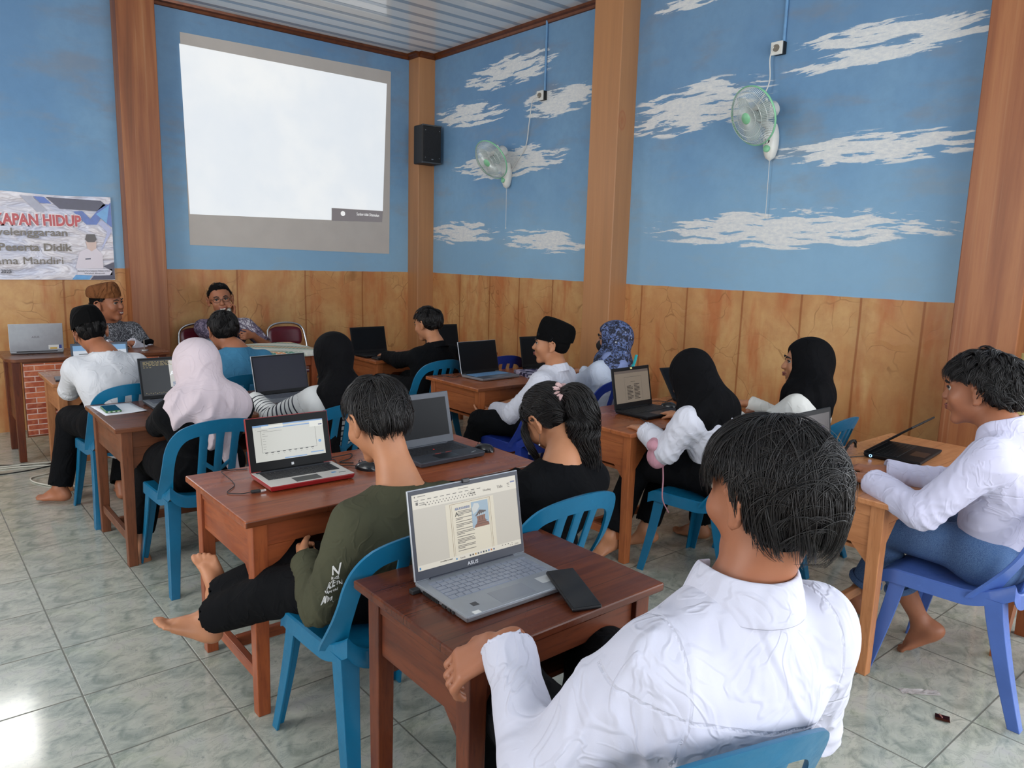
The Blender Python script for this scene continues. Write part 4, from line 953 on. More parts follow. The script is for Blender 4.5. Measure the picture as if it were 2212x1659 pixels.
laptop('open black laptop with blank screen on the far corner desk', 2.74, 1.17, .05, .34, .22, 103, .7055, None, None, None, None, None)
laptop('black laptop behind the man in the black shirt', 3.44, 1.12, -.1, .34, .22, 103, .7055)
laptop('dark-screened laptop with silver deck and lit keys on the middle desk', 2.87, -.225, .06, .36, .235, 103, .7055, lap_silver, mat('lap_bezel', None, .4), lap_silver, mat('key_blueish', rgb(110, 150, 190), .4), mat('lap_silver_dark', rgb(104, 108, 116), .36, .4), bz=.009, chin=.02)
laptop('black laptop behind the boy in the black velvet cap', 3.47, -.20, -.1, .36, .24, 103, .7055)
def bordered(L, x0, x1, z0, z1):
    rects(L, 'page_area', scr('brown_page', rgb(140, 128, 114), .5), x0, x1, z0, z1, [(0, 0.08, 1, 1)], -.0024)
    rects(L, 'page_border', M_ink, x0, x1, z0, z1, [(.27, .20, .275, .97), (.77, .20, .775, .97), (.27, .20, .775, .21)], -.003)
    rects(L, 'text_lines', scr('ink_dark', None, 1), x0, x1, z0, z1, [(.45, .36, .58, .37)]+[(.33, .48+i*.045, .50-.05*(i % 3 == 0), .50+i*.045) for i in range(10)]+[(.54, .44+i*.045, .70-.05*(i % 4 == 1), .46+i*.045) for i in range(11)], -.003)
t, L = laptop('open black laptop showing a bordered two-column document', 2.855, -1.70, .04, .335, .235, 101, .7055, None, None, None, None, None, bz=.016, chin=.03, screen=scr('brown_page2', rgb(110, 100, 94), .45), content=bordered)
MB().box((0, -.003, .224), (.014, .003, .010)).build('yellow_camera_tab', mat('tab_yellow', rgb(226, 214, 150), .5), L)
laptop('black laptop tilted far back on the desk behind the bending person', 3.42, -1.66, -.15, .33, .22, 128, .7055)
def purple(L, x0, x1, z0, z1):
    rects(L, 'purple_window', scr('purple', rgb(84, 56, 110), .5), x0, x1, z0, z1, [(.55, .30, .85, .60)], -.003)
    rects(L, 'side_lines', scr('ink_grey', rgb(90, 88, 92), .4), x0, x1, z0, z1, [(.9, .2, .905, .9), (.95, .2, .955, .9), (.1, .15, .8, .155)], -.003)
laptop('black laptop with a purple window, partly behind the nearest head', 2.515, -2.965, 0, .34, .235, 96, .7055, screen=scr('grey_ui', rgb(96, 88, 88), .4), bz=.016, chin=.028, content=purple)
t, L = laptop('half-closed black laptop with a lit blue power ring near the right pillar', 3.13, -2.97, .12, .35, .24, 38, .7055)
MB().lathe([(.004, 0), (.007, .001), (.004, .001)], 16, (-.178, .085, .012), Matrix.Rotation(-PI/2, 3, 'Y')).build('power_ring', emit('led_blue', rgb(150, 200, 255), 2.0), t)

# external keyboard
kb = thing('keyboard', 'slim black external keyboard in front of the far corner laptop', 'keyboard', (2.80, .975, ZD), .05)
MB().box((0, 0, .008), (.40, .10, .013)).build('case', M_blk, kb, bevel=.003)
b = MB()
for r in range(5):
    for c in range(20): b.box((-.185+c*.0195, .036-r*.018, .017), (.0165, .015, .005))
b.build('keys', mat('key_black', None, .5), kb)
# mice
def mouse(label, x, y, rz, pts):
    t = thing('computer_mouse', label, 'mouse', (x, y, ZD), rz, 'black computer mice')
    b = MB(); vs = []; nu, nv = 16, 12
    for j in range(nv+1):
        a = j/nv; yy = -.052+.104*a; hw = .031*math.sqrt(max(0, 1-abs(2*a-1)**2.6))+.0005; hh = .036*math.sqrt(max(0, 1-abs(2*a-1)**2.4))*(1-.28*a)+.0005
        for i in range(nu+1):
            an = PI*i/nu; vs.append((hw*math.cos(an), yy, hh*math.sin(an)**.8 if math.sin(an) > 0 else 0))
    b.add(vs, [(j*(nu+1)+i, (j+1)*(nu+1)+i, (j+1)*(nu+1)+i+1, j*(nu+1)+i+1) for j in range(nv) for i in range(nu)])
    b.build('mouse_shell', mat('mouse_black', rgb(22, 23, 26), .22, 0, .2), t, smooth=60)
    MB().lathe([(.009, -.003), (.009, .003)], 14, (0, .03, .024), Matrix.Rotation(PI/2, 3, 'Y')).build('scroll_wheel', mat('wheel_grey', rgb(60, 60, 64), .4), t, smooth=40)
    MB().tube(smooth_path(pts, 8), .0017, 6).build('mouse_cable', M_blk, t, smooth=60)
mouse('black mouse beside the cheek of the boy in the olive t-shirt', 1.005, -1.80, .35, [(0, .05, .006), (-.03, .12, .003), (.02, .20, .003), (-.08, .24, .003), (-.02, .27, .003)])
mouse('black mouse on the right side of the grey business laptop', 1.575, -1.83, .2, [(0, .05, .006), (-.03, .09, .003), (-.02, .13, .004), (-.045, .16, .004), (-.06, .19, .003)])
mouse('black mouse right of the laptop with the bordered document', 3.10, -1.64, .3, [(0, .05, .006), (0, .09, .003), (-.04, .13, .003), (.03, .17, .003), (-.06, .19, .003)])
# phones
def phone(label, x, y, rz, z=ZD, case=None, glass=None, w=.075, l=.16):
    t = thing('smartphone', label, 'phone', (x, y, z), rz)
    MB().box((0, 0, .0055), (w, l, .010)).build('phone_case', case or mat('phone_black', rgb(18, 18, 22), .4), t, bevel=.004)
    MB().box((0, 0, .0108), (w-.006, l-.006, .0012)).build('glass_front', glass or mat('phone_glass', rgb(12, 13, 17), .08, 0, 0, 2, 0, .7), t, bevel=.0004)
    return t
phone('black smartphone lying face up over the edge of the nearest silver laptop', .872, -3.112, -.34, ZD+.0135, w=.08, l=.175).rotation_euler = (.15, 0, -.34)
t = phone('smartphone in a green case lying on the sheet of white paper', .445, -.085, -.03, ZD+.0015, mat('phone_green_case', rgb(60, 110, 60), .4), mat('phone_glass_teal', rgb(20, 48, 60), .1, 0, 0, 2, 0, .7))
b = MB()
for i in (-.022, 0, .022): b.box((i, -.081, .0055), (.012, .002, .005))
b.build('port_highlights', mat('case_clear', rgb(200, 206, 196), .2), t)
phone('dark smartphone at the left end of the tan desk', .405, 1.08, -.1, ZD, mat('phone_grey', rgb(44, 42, 50), .3))
pa = MB(); vs = []
for j in range(9):
    for i in range(9):
        u, v = i/8, j/8; vs.append((-.09+.20*u+.0*v, -.15+.29*v, .0008+.012*max(0, (u+(1-v))-1.55)**1.0))
pa.add(vs, [(j*9+i, j*9+i+1, (j+1)*9+i+1, (j+1)*9+i) for j in range(8) for i in range(8)])
o = pa.build('paper_sheet', mat('paper', rgb(214, 216, 222), .7), smooth=60, loc=(.475, -.065, ZD)); o.rotation_euler = (0, 0, .05); tag(o, 'sheet of white paper on the brown desk with curled corner', 'paper')
o.modifiers.new('t', 'SOLIDIFY').thickness = .0006
# patterned book, shelf notebook, strap, cables
def pat_mat():
    t = NT('patterned_book'); o = t.obj(); v = t.vor(o, 34, 'F1', 'Color'); c = t.mix(t.map(t.sep(v)[0], .3, .35, smooth=False), rgb(60, 52, 100), rgb(176, 168, 190))
    c = t.mix(t.map(t.sep(v)[1], .7, .75, smooth=False), c, rgb(36, 34, 60)); t.fin(c, .4); return t.m
bk = thing('patterned_book', 'purple and white patterned book on the middle desk beside the boy in the cap', 'book', (3.20, -.30, ZD), -.3)
MB().box((0, 0, .003), (.19, .25, .004)).box((0, 0, .0245), (.19, .25, .004)).box((-.094, 0, .0137), (.004, .25, .0215)).build('cover', pat_mat(), bk)
MB().box((.002, 0, .0137), (.182, .242, .0175)).build('page_block', mat('paper', None, .7), bk)
nb = MB().box((0, 0, .006), (.16, .2, .012)).build('notebook', mat('notebook_blue', rgb(150, 160, 206), .5), loc=(2.90, -.42, .70-.024-.20+.007+.0015)); tag(nb, 'pale blue notebook on the shelf inside the middle desk', 'notebook')
hb = MB().box((0, -.006, .012), (.022, .045, .018)).box((0, -.036, -.02), (.022, .012, .075)).build('usb_hub', mat('hub_black', rgb(24, 24, 26), .5), loc=(2.565, -1.952, ZD), bevel=.003); tag(hb, 'black strap-like hub bent over the edge of the orange-brown desk', 'usb hub')
def cable(label, pts, r=.0022, m=None, name='cable', cat='cable'):
    o = MB().tube(smooth_path(pts, 8), r, 7).build(name, m or M_blk, smooth=60); return tag(o, label, cat)
z = ZD+.003
us = thing('usb_cable', 'thin black usb cable lying left of the red-edged laptop', 'cable', (0, 0, 0))
MB().tube(smooth_path([(.62, -1.55, z), (.56, -1.53, z), (.52, -1.56, z+.01), (.50, -1.62, z+.02), (.515, -1.68, z), (.50, -1.74, z), (.455, -1.80, z), (.49, -1.838, z), (.52, -1.848, z+.003)], 8), .0016, 7).build('cord', M_blk, us, smooth=60)
MB().box((.537, -1.852, z+.004), (.034, .015, .010), (0, 0, -.2)).build('plug_grip', M_blk, us, bevel=.003)
MB().box((.562, -1.857, z+.004), (.018, .012, .0045), (0, 0, -.2)).build('metal_plug', M_chrome, us)
cable('black mouse cables tangled behind the olive t-shirt boy', [(.93, -1.58, z), (1.0, -1.60, z+.008), (1.06, -1.57, z), (1.02, -1.63, z), (.96, -1.66, z), (1.0, -1.70, z)])
cable('black charger cord running to the half-closed laptop', [(2.965, -2.885, z), (2.88, -2.85, z), (2.78, -2.86, z), (2.70, -2.84, z), (2.60, -2.80, z)])
cable('black cord from the silver-rimmed laptop over its desk', [(2.70, -.09, z+.006), (2.64, -.10, z), (2.60, -.02, z), (2.57, .0, z), (2.56, .04, z)])
cable('black cords looped behind the bordered-document laptop', [(3.02, -1.56, z), (3.1, -1.5, z+.01), (3.22, -1.52, z), (3.14, -1.56, z), (3.28, -1.50, z), (3.38, -1.47, z)])
cable('black cord between the hub and the document laptop', [(2.575, -1.92, z+.012), (2.60, -1.88, z), (2.64, -1.86, z), (2.685, -1.78, z+.004)])
cable('black cord hanging under the bordered-document desk', [(3.45, -1.345, .66), (3.42, -1.34, .45), (3.36, -1.35, .38), (3.34, -1.36, .25), (3.42, -1.35, .1), (3.52, -1.33, .006)], .003)
cable('white extension cable coiled on the floor left of the tan desk', [(-.25, 1.62, .006), (.05, 1.74, .006), (.30, 1.70, .006), (.44, 1.60, .006), (.36, 1.46, .006), (.24, 1.40, .006), (.235, 1.28, .006), (.32, 1.12, .006), (.46, 1.02, .006), (.62, 1.0, .006), (.8, 1.02, .006)], .005, mat('cable_white', rgb(190, 188, 176), .5))
cable('pale flat cable on the floor at the left edge', [(-.4, 1.78, .006), (-.05, 1.80, .006), (.25, 1.78, .006), (.5, 1.74, .006), (.9, 1.72, .006)], .005, mat('cable_white', None, .5))
cable('thin black cable on the floor before the brick-faced table', [(-.3, 1.95, .004), (.1, 1.86, .004), (.35, 1.70, .004), (.55, 1.86, .004), (1.0, 1.6, .004), (1.4, 1.3, .004)], .003)
cable('black cable on the floor at the left edge', [(-.5, 1.56, .004), (-.1, 1.60, .004), (.2, 1.60, .004), (.4, 1.66, .004)], .004)
# tufted black cable tie bundle / hair piece at the light desk
rr = random.Random(4); b = MB()
for i in range(34):
    a = rr.random()*.8; p0 = Vector((2.90, -2.80, ZD+.004)); an = 1.2+a
    pts = [p0+Vector((rr.uniform(-.012, .012), rr.uniform(-.01, .01), 0))]
    for k in range(1, 6):
        q = k/5; pts.append(p0+Vector((.06*q+rr.uniform(-.006, .006), -.03*math.sin(q*2)+rr.uniform(-.006, .006), .062*math.sin(q*PI*.85)+rr.uniform(-.004, .006))))
    b.tube(smooth_path(pts, 3), [.002]*13+[.0006]*3, 4)
o = b.build('fringed_strap', M_blk, smooth=60); tag(o, 'black fringed strap curling on the light tan desk by the far wall', 'strap')
# floor litter
w_ = thing('candy_wrapper', 'crumpled dark red candy wrapper on the floor by the faded blue chair', 'wrapper', (2.31, -3.53, 0), .4)
b = MB(); vs = []
for j in range(7):
    for i in range(7):
        u, v = i/6-.5, j/6-.5; vs.append((u*.04, v*.045, .003+.02*abs(mnoise.noise(Vector((u*6, v*6, 1))))+.006*abs(u)))
b.add(vs, [(j*7+i, j*7+i+1, (j+1)*7+i+1, (j+1)*7+i) for j in range(6) for i in range(6)])
b.build('foil', mat('wrapper_brown', rgb(62, 26, 28), .2, .4, .5, 60), w_).modifiers.new('t', 'SOLIDIFY').thickness = .0008
MB().box((0, .006, .012), (.022, .004, .003), (.1, 0, .4)).build('foil_edge', mat('foil_pink', rgb(190, 130, 130), .25, .6), w_)
def clearbag():
    t = NT('clear_film'); t.fin(rgb(214, 206, 204), .12); t.b.inputs['Alpha'].default_value = .4; return t.m
b = MB(); vs = []
for j in range(5):
    for i in range(13):
        u, v = i/12-.5, j/4-.5; vs.append((u*.14, v*.035, .003+.006*abs(mnoise.noise(Vector((u*9, v*7, 3))))))
b.add(vs, [(j*13+i, j*13+i+1, (j+1)*13+i+1, (j+1)*13+i) for j in range(4) for i in range(12)])
o = b.build('plastic_sleeve', clearbag(), loc=(2.42, -3.41, 0)); o.rotation_euler = (0, 0, -.75); o.modifiers.new('t', 'SOLIDIFY').thickness = .0006
tag(o, 'clear plastic sleeve lying on the floor near the bare foot', 'wrapper')
# snack pack on the olive boy's chair
sn = MB().ell((0, 0, 0), (.035, .05, .018), 8).build('snack_pack', mat('snack_yellow', rgb(206, 194, 130), .35, 0, .3, 40), smooth=60, loc=(.895, -2.50, .452)); tag(sn, 'yellow snack pack on the seat behind the olive t-shirt boy', 'snack')
# printed plastic bag under the light desk
pb = thing('plastic_bag', 'white and green printed bag on the shelf under the light desk', 'bag', (2.62, -3.02, .486), .2)
MB().ell((0, 0, .055), (.10, .06, .055), 10).build('bag_body', mat('bag_white', rgb(206, 210, 206), .4), pb, smooth=60)
MB().ell((.03, -.012, .075), (.072, .052, .04), 10).build('green_print', mat('bag_green', rgb(70, 150, 90), .4), pb, smooth=60)
text_obj('print_lettering', 'Ado', .05, mat('bag_purple', rgb(90, 70, 110), .4), pb, Matrix.Translation((-.05, -.062, .03)) @ Matrix.Rotation(PI/2, 4, 'X'))
# black cap lying at the end of the tan desk, small pen stand on the teacher table
cp = thing('baseball_cap', 'black cap with white lettering resting on the right part of the tan desk', 'cap', (.93, 1.02, ZD), .2)
b = MB(); b.lathe([(.088, 0), (.09, .03), (.082, .065), (.06, .09), (.03, .1), (.001, .103)], 24); b.build('crown', mat('cap_black', rgb(20, 20, 22), .8), cp, smooth=60)
b = MB(); vs = []
for j in range(5):
    for i in range(11):
        a = -1.0+2.0*i/10; r = .085+.065*j/4*math.cos(a)**.6 if math.cos(a) > 0 else .085; vs.append((math.sin(a)*(.086+.02*j/4), -math.cos(a)*.086-.065*j/4*math.cos(a), .012-.008*j/4))
b.add(vs, [(j*11+i, j*11+i+1, (j+1)*11+i+1, (j+1)*11+i) for j in range(4) for i in range(10)]); b.build('peak', mat('cap_black', None, .8), cp, smooth=60).modifiers.new('t', 'SOLIDIFY').thickness = .003
text_obj('cap_lettering', 'COTTA', .03, mat('logo_white', None, .3), cp, Matrix.Translation((-.045, -.091, .035)) @ Matrix.Rotation(PI/2-.1, 4, 'X'))
ps = thing('pen_stand', 'small metal pen stand on the brick-faced table beside the smiling man', 'pen stand', (1.12, 1.98, .752))
MB().lathe([(.001, .002), (.032, .002), (.03, .008), (.008, .012), (.001, .012)], 16).tube([(0, 0, .01), (0, 0, .09)], .004, 8).build('stand', mat('brushed_metal', None, .3), ps, smooth=40)
MB().tube([(-.008, 0, .085), (.022, .01, .10)], .004, 8).build('clip', M_blk, ps, smooth=40)
# ================================================================ PEOPLE
V = lambda *a: np.array(a, dtype=np.float64)
def nz(v): return v/np.linalg.norm(v)
class Field:
    """smooth union of tapered limbs and ellipsoids, turned into ONE continuous skin"""
    def __init__(s, h=.008): s.h = h; s.p = []
    def cap(s, a, b, ra, rb=None, k=.02, fd=None, fs=1.0, sub=False):
        s.p.append(('c', np.array(a, float), np.array(b, float), ra, ra if rb is None else rb, k, None if fd is None else nz(np.array(fd, float)), fs, sub)); return s
    def ell(s, c, r, M=None, k=.02, sub=False):
        s.p.append(('e', np.array(c, float), np.array(r, float), np.eye(3) if M is None else M, None, k, None, 1, sub)); return s
    def cut(s, c, n):      # remove everything on the +n side of the plane
        s.p.append(('p', np.array(c, float), nz(np.array(n, float)), None, None, 0, None, 1, True)); return s
    def mesh(s):
        lo = np.full(3, 1e9); hi = -lo; bb = []
        for q in s.p:
            if q[0] == 'c': a = np.minimum(q[1], q[2])-max(q[3], q[4])*max(1, q[7]); b = np.maximum(q[1], q[2])+max(q[3], q[4])*max(1, q[7])
            elif q[0] == 'e': r = np.abs(q[3]) @ q[2]; a = q[1]-r; b = q[1]+r
            else: a = b = None
            bb.append((a, b))
            if not q[8] and a is not None: lo = np.minimum(lo, a); hi = np.maximum(hi, b)
        h = s.h; lo = lo-4*h; hi = hi+4*h; n = np.ceil((hi-lo)/h).astype(int)+1
        F = np.full(n, .2, np.float32)
        ax = [lo[i]+h*np.arange(n[i]) for i in range(3)]
        for q, (a, b) in zip(s.p, bb):
            if q[0] == 'p':
                d = (ax[0][:, None, None]-q[1][0])*q[2][0]+(ax[1][None, :, None]-q[1][1])*q[2][1]+(ax[2][None, None, :]-q[1][2])*q[2][2]
                F = np.maximum(F, d.astype(np.float32)); continue
            m = q[5]+3*h
            i0 = np.clip(np.floor((a-m-lo)/h).astype(int), 0, n); i1 = np.clip(np.ceil((b+m-lo)/h).astype(int)+1, 0, n)
            if (i1 <= i0).any(): continue
            X = ax[0][i0[0]:i1[0]][:, None, None]; Y = ax[1][i0[1]:i1[1]][None, :, None]; Z = ax[2][i0[2]:i1[2]][None, None, :]
            if q[0] == 'c':
                ba = q[2]-q[1]; L2 = max(ba @ ba, 1e-9); px, py, pz = X-q[1][0], Y-q[1][1], Z-q[1][2]
                t = np.clip((px*ba[0]+py*ba[1]+pz*ba[2])/L2, 0, 1); wx, wy, wz = px-t*ba[0], py-t*ba[1], pz-t*ba[2]
                if q[6] is not None:
                    f = q[6]; c = (wx*f[0]+wy*f[1]+wz*f[2])*(1/q[7]-1); wx, wy, wz = wx+f[0]*c, wy+f[1]*c, wz+f[2]*c
                d = np.sqrt(wx*wx+wy*wy+wz*wz)-(q[3]+(q[4]-q[3])*t)
                if q[6] is not None and q[7] < 1: d = d*(.5+.5*q[7])
            else:
                M = q[3]; px, py, pz = X-q[1][0], Y-q[1][1], Z-q[1][2]
                l = [(px*M[0][i]+py*M[1][i]+pz*M[2][i]) for i in range(3)]
                k0 = np.sqrt(sum((l[i]/q[2][i])**2 for i in range(3))); k1 = np.sqrt(sum((l[i]/q[2][i]**2)**2 for i in range(3)))+1e-9
                d = k0*(k0-1)/k1
            sl = F[i0[0]:i1[0], i0[1]:i1[1], i0[2]:i1[2]]; d = d.astype(np.float32); k = max(q[5], 1e-4)
            if q[8]:
                d = -d; hh = np.clip(.5-.5*(sl-d)/k*-1, 0, 1); hh = np.clip(.5+.5*(d-sl)/k, 0, 1); r = sl*(1-hh)+d*hh+k*hh*(1-hh)
            else:
                hh = np.clip(.5+.5*(d-sl)/k, 0, 1); r = d*(1-hh)+sl*hh-k*hh*(1-hh)
            F[i0[0]:i1[0], i0[1]:i1[1], i0[2]:i1[2]] = r
        return surfnet(F, lo, h)
def surfnet(F, lo, h):
    I = F < 0; nx, ny, nz_ = F.shape
    c = [I[i:nx-1+i, j:ny-1+j, k:nz_-1+k] for i in (0, 1) for j in (0, 1) for k in (0, 1)]
    s = sum(x.astype(np.int8) for x in c); act = np.argwhere((s > 0) & (s < 8))
    if len(act) == 0: return np.zeros((0, 3)), np.zeros((0, 4), int)
    idx = np.full((nx-1, ny-1, nz_-1), -1, np.int32); idx[act[:, 0], act[:, 1], act[:, 2]] = np.arange(len(act))
    acc = np.zeros((len(act), 3)); cnt = np.zeros(len(act)); off = [np.array((i, j, k)) for i in (0, 1) for j in (0, 1) for k in (0, 1)]
    val = [F[act[:, 0]+o[0], act[:, 1]+o[1], act[:, 2]+o[2]] for o in off]
    for a in range(8):
        for b in range(a+1, 8):
            if np.abs(off[a]-off[b]).sum() != 1: continue
            va, vb = val[a], val[b]; m = (va < 0) != (vb < 0); t = np.where(m, va/(va-vb+1e-12), 0)
            acc += np.where(m[:, None], off[a]+t[:, None]*(off[b]-off[a]), 0); cnt += m
    Vv = lo+h*(act+acc/cnt[:, None]); quads = []
    for ax in range(3):
        d = [0, 0, 0]; d[ax] = 1; o1 = (ax+1) % 3; o2 = (ax+2) % 3
        A = I[:nx-d[0], :ny-d[1], :nz_-d[2]]; B = I[d[0]:, d[1]:, d[2]:]
        e = np.argwhere(A != B); e = e[(e[:, o1] > 0) & (e[:, o2] > 0)]
        e = e[(e < np.array(idx.shape)).all(1)]
        fl = A[e[:, 0], e[:, 1], e[:, 2]]; u = np.zeros(3, int); u[o1] = 1; v = np.zeros(3, int); v[o2] = 1
        g = lambda p: idx[p[:, 0], p[:, 1], p[:, 2]]
        q = np.stack([g(e-u-v), g(e-v), g(e), g(e-u)], 1); q[~fl] = q[~fl][:, ::-1]; quads.append(q)
    Q = np.concatenate(quads); return Vv, Q[(Q >= 0).all(1)]
def vnormals(P, Q):
    n = np.cross(P[Q[:, 2]]-P[Q[:, 0]], P[Q[:, 3]]-P[Q[:, 1]]); N = np.zeros_like(P)
    for i in range(4): np.add.at(N, Q[:, i], n)
    return N/(np.linalg.norm(N, axis=1)[:, None]+1e-12)
def relax(P, Q, it=1, f=.5):
    for _ in range(it):
        A = np.zeros_like(P); c = np.zeros(len(P))
        for i in range(4):
            a, b = Q[:, i], Q[:, (i+1) % 4]; np.add.at(A, a, P[b]); np.add.at(A, b, P[a]); np.add.at(c, a, 1); np.add.at(c, b, 1)
        P = P*(1-f)+f*A/np.maximum(c, 1)[:, None]
    return P
def wav(P, s, seed, oct=3):
    """cheap smooth vector noise -1..1"""
    r = np.random.RandomState(seed); o = np.zeros(len(P)); a = 1.0; tot = 0
    for k in range(oct):
        for j in range(3):
            d = r.randn(3); d /= np.linalg.norm(d); d2 = r.randn(3); o += a*np.sin(P @ d*s+r.rand()*6+1.3*np.sin(P @ d2*s*.7+r.rand()*6))
        tot += a*2.2; s *= 1.9; a *= .5
    return o/tot
def npmesh(name, P, Q, m, parent, origin, attrs=None, smooth=True, mi=None):
    me = bpy.data.meshes.new(name); P = P-origin
    me.vertices.add(len(P)); me.vertices.foreach_set('co', P.astype(np.float32).ravel())
    k = Q.shape[1]; me.loops.add(len(Q)*k); me.loops.foreach_set('vertex_index', Q.astype(np.int32).ravel())
    me.polygons.add(len(Q)); me.polygons.foreach_set('loop_start', np.arange(0, len(Q)*k, k, dtype=np.int32))
    if mi is not None: me.polygons.foreach_set('material_index', mi.astype(np.int32))
    me.update(calc_edges=True); me.validate()
    if smooth: me.polygons.foreach_set('use_smooth', [True]*len(me.polygons))
    for kx, vals in (attrs or {}).items():
        at = me.attributes.new(kx, 'FLOAT', 'POINT'); at.data.foreach_set('value', vals.astype(np.float32))
    for mm in (m if isinstance(m, (list, tuple)) else [m]): me.materials.append(mm)
    o = bpy.data.objects.new(name, me); COL.objects.link(o); o.parent = parent; return o

def skin_mat(name, c):
    t = NT('skin_'+name); o = t.obj(); n = t.noise(o, 16, 4.0); n2 = t.noise(o, 260, 3.0)
    col = t.mix(t.map(n, .35, .7, 0, .35), c, tuple((x*.72, x*.66, x*.66)[i] for i, x in enumerate(c[:3]))+(1,))
    t.fin(col, .48, 0, .4); t.bump(n2, .12, .0008); t.b.inputs['Subsurface Weight'].default_value = .06; t.b.inputs['Subsurface Radius'].default_value = (.02, .008, .004); return t.m
def cloth_mat(name, c, rough=.75, weave=900, var=.06, bump=.15, sheen=.0):
    t = NT('cloth_'+name); o = t.obj(); n = t.noise(o, 7, 4.0); n2 = t.noise(o, weave, 2.0)
    col = t.mix(t.map(n, .35, .7, 0, 1), c, tuple(x*(1-var) for x in c[:3])+(1,))
    v = t.vmul(o, (1, 1, .75)); r1 = t.math('ABSOLUTE', t.math('SUBTRACT', t.noise(v, 4.2, 2.0, .5, .7), .5)); r2 = t.math('ABSOLUTE', t.math('SUBTRACT', t.noise(v, 9.0, 2.0, .5, 1.2), .5))
    cr = t.math('ADD', t.map(r1, 0, .07, 1.6, 0), t.map(r2, 0, .06, .7, 0))
    sd = t.math('MAXIMUM', t.attr('seam'), 0.0); col = t.mix(t.map(sd, .75, .95, 0, .22), col, tuple(x*.55 for x in c[:3])+(1,))
    t.fin(col, rough, 0, .12); t.bump(t.math('ADD', t.math('ADD', t.math('MULTIPLY', n2, .05), cr), t.math('MULTIPLY', sd, -1.2)), bump*2.4, .006); t.b.inputs['Sheen Weight'].default_value = sheen; return t.m
def hair_mat():
    t = NT('black_hair'); o = t.obj(); n = t.noise(o, 40, 3.0); t.fin(t.mix(n, rgb(9, 8, 9), rgb(26, 20, 19)), .40, 0, .42); return t.m
M_hair = hair_mat(); M_under = mat('hair_underlayer', rgb(9, 8, 9), .8, 0, .3, 90, .3, .12)
SK = dict(tan=skin_mat('tan', rgb(180, 124, 90)), brown=skin_mat('brown', rgb(156, 100, 72)), deep=skin_mat('deep', rgb(126, 82, 62)))
M_eye = mat('eye_white', rgb(168, 156, 146), .3); M_iris = mat('eye_iris', rgb(30, 20, 16), .1); M_lip = mat('lip_skin', rgb(134, 72, 64), .4, 0, .1); M_brow = mat('brow_black', rgb(24, 18, 16), .7); M_teeth = mat('teeth_white', rgb(226, 220, 206), .25)
M_nail = mat('nail', rgb(190, 146, 124), .3)
def frame(az, pitch=0, roll=0):
    """columns: right, forward, up. az clockwise from +Y, pitch>0 looks down, roll>0 leans to own right"""
    f = V(math.sin(az)*math.cos(pitch), math.cos(az)*math.cos(pitch), -math.sin(pitch)); r = V(math.cos(az), -math.sin(az), 0); u = np.cross(r, f)
    r2 = r*math.cos(roll)-u*math.sin(roll); u2 = u*math.cos(roll)+r*math.sin(roll); return np.stack([r2, f, u2], 1)
def head_prims(B, c, M, s=1.0, neck=None, nr=.052):
    L = lambda x, y, z: c+M @ (V(x, y, z)*s)
    B.ell(L(0, -.012, .035), V(.076, .095, .083)*s, M, .02).ell(L(0, .022, -.040), V(.059, .066, .068)*s, M, .03).ell(L(0, .050, -.005), V(.058, .042, .075)*s, M, .02)
    B.cap(L(-.012, .070, -.094), L(.012, .070, -.094), .018*s, None, .025)
    for x in (-1, 1):
        B.ell(L(x*.036, .068, -.022), V(.026, .022, .024)*s, M, .02)
        B.ell(L(x*.031, .094, .014), V(.017, .010, .009)*s, M, .008, True)
        B.cap(L(x*.012, .088, .028), L(x*.045, .076, .030), .009*s, .007*s, .010)
    B.cap(L(0, .088, .016), L(0, .106, -.016), .0075*s, .0115*s, .010).ell(L(0, .104, -.021), V(.018, .012, .010)*s, M, .008)
    B.ell(L(0, .088, -.052), V(.026, .014, .017)*s, M, .010)
    if neck is not None: B.cap(neck, L(0, -.022, -.055), nr*1.12, nr, .03); 
    # ears: shell, rim and lobe
    for x in (-1, 1):
        e = lambda a, b, d: L(x*(.076+d), -.004+a, -.004+b)
        B.ell(e(-.006, .0, .004), V(.010, .020, .026)*s, M, .006)
        rim = [(.010, .012, .006), (.010, .026, .010), (-.004, .036, .013), (-.020, .030, .017), (-.025, .012, .018), (-.020, -.010, .015), (-.008, -.026, .009), (.004, -.030, .005), (.008, -.020, .003)]
        for a, b in zip(rim, rim[1:]): B.cap(e(*a), e(*b), .0052*s, .0052*s, .004)
        B.ell(e(.002, -.026, .007), V(.006, .009, .009)*s, M, .005)
        B.ell(e(.002, .0, .018), V(.010, .010, .016)*s, M, .004, True)
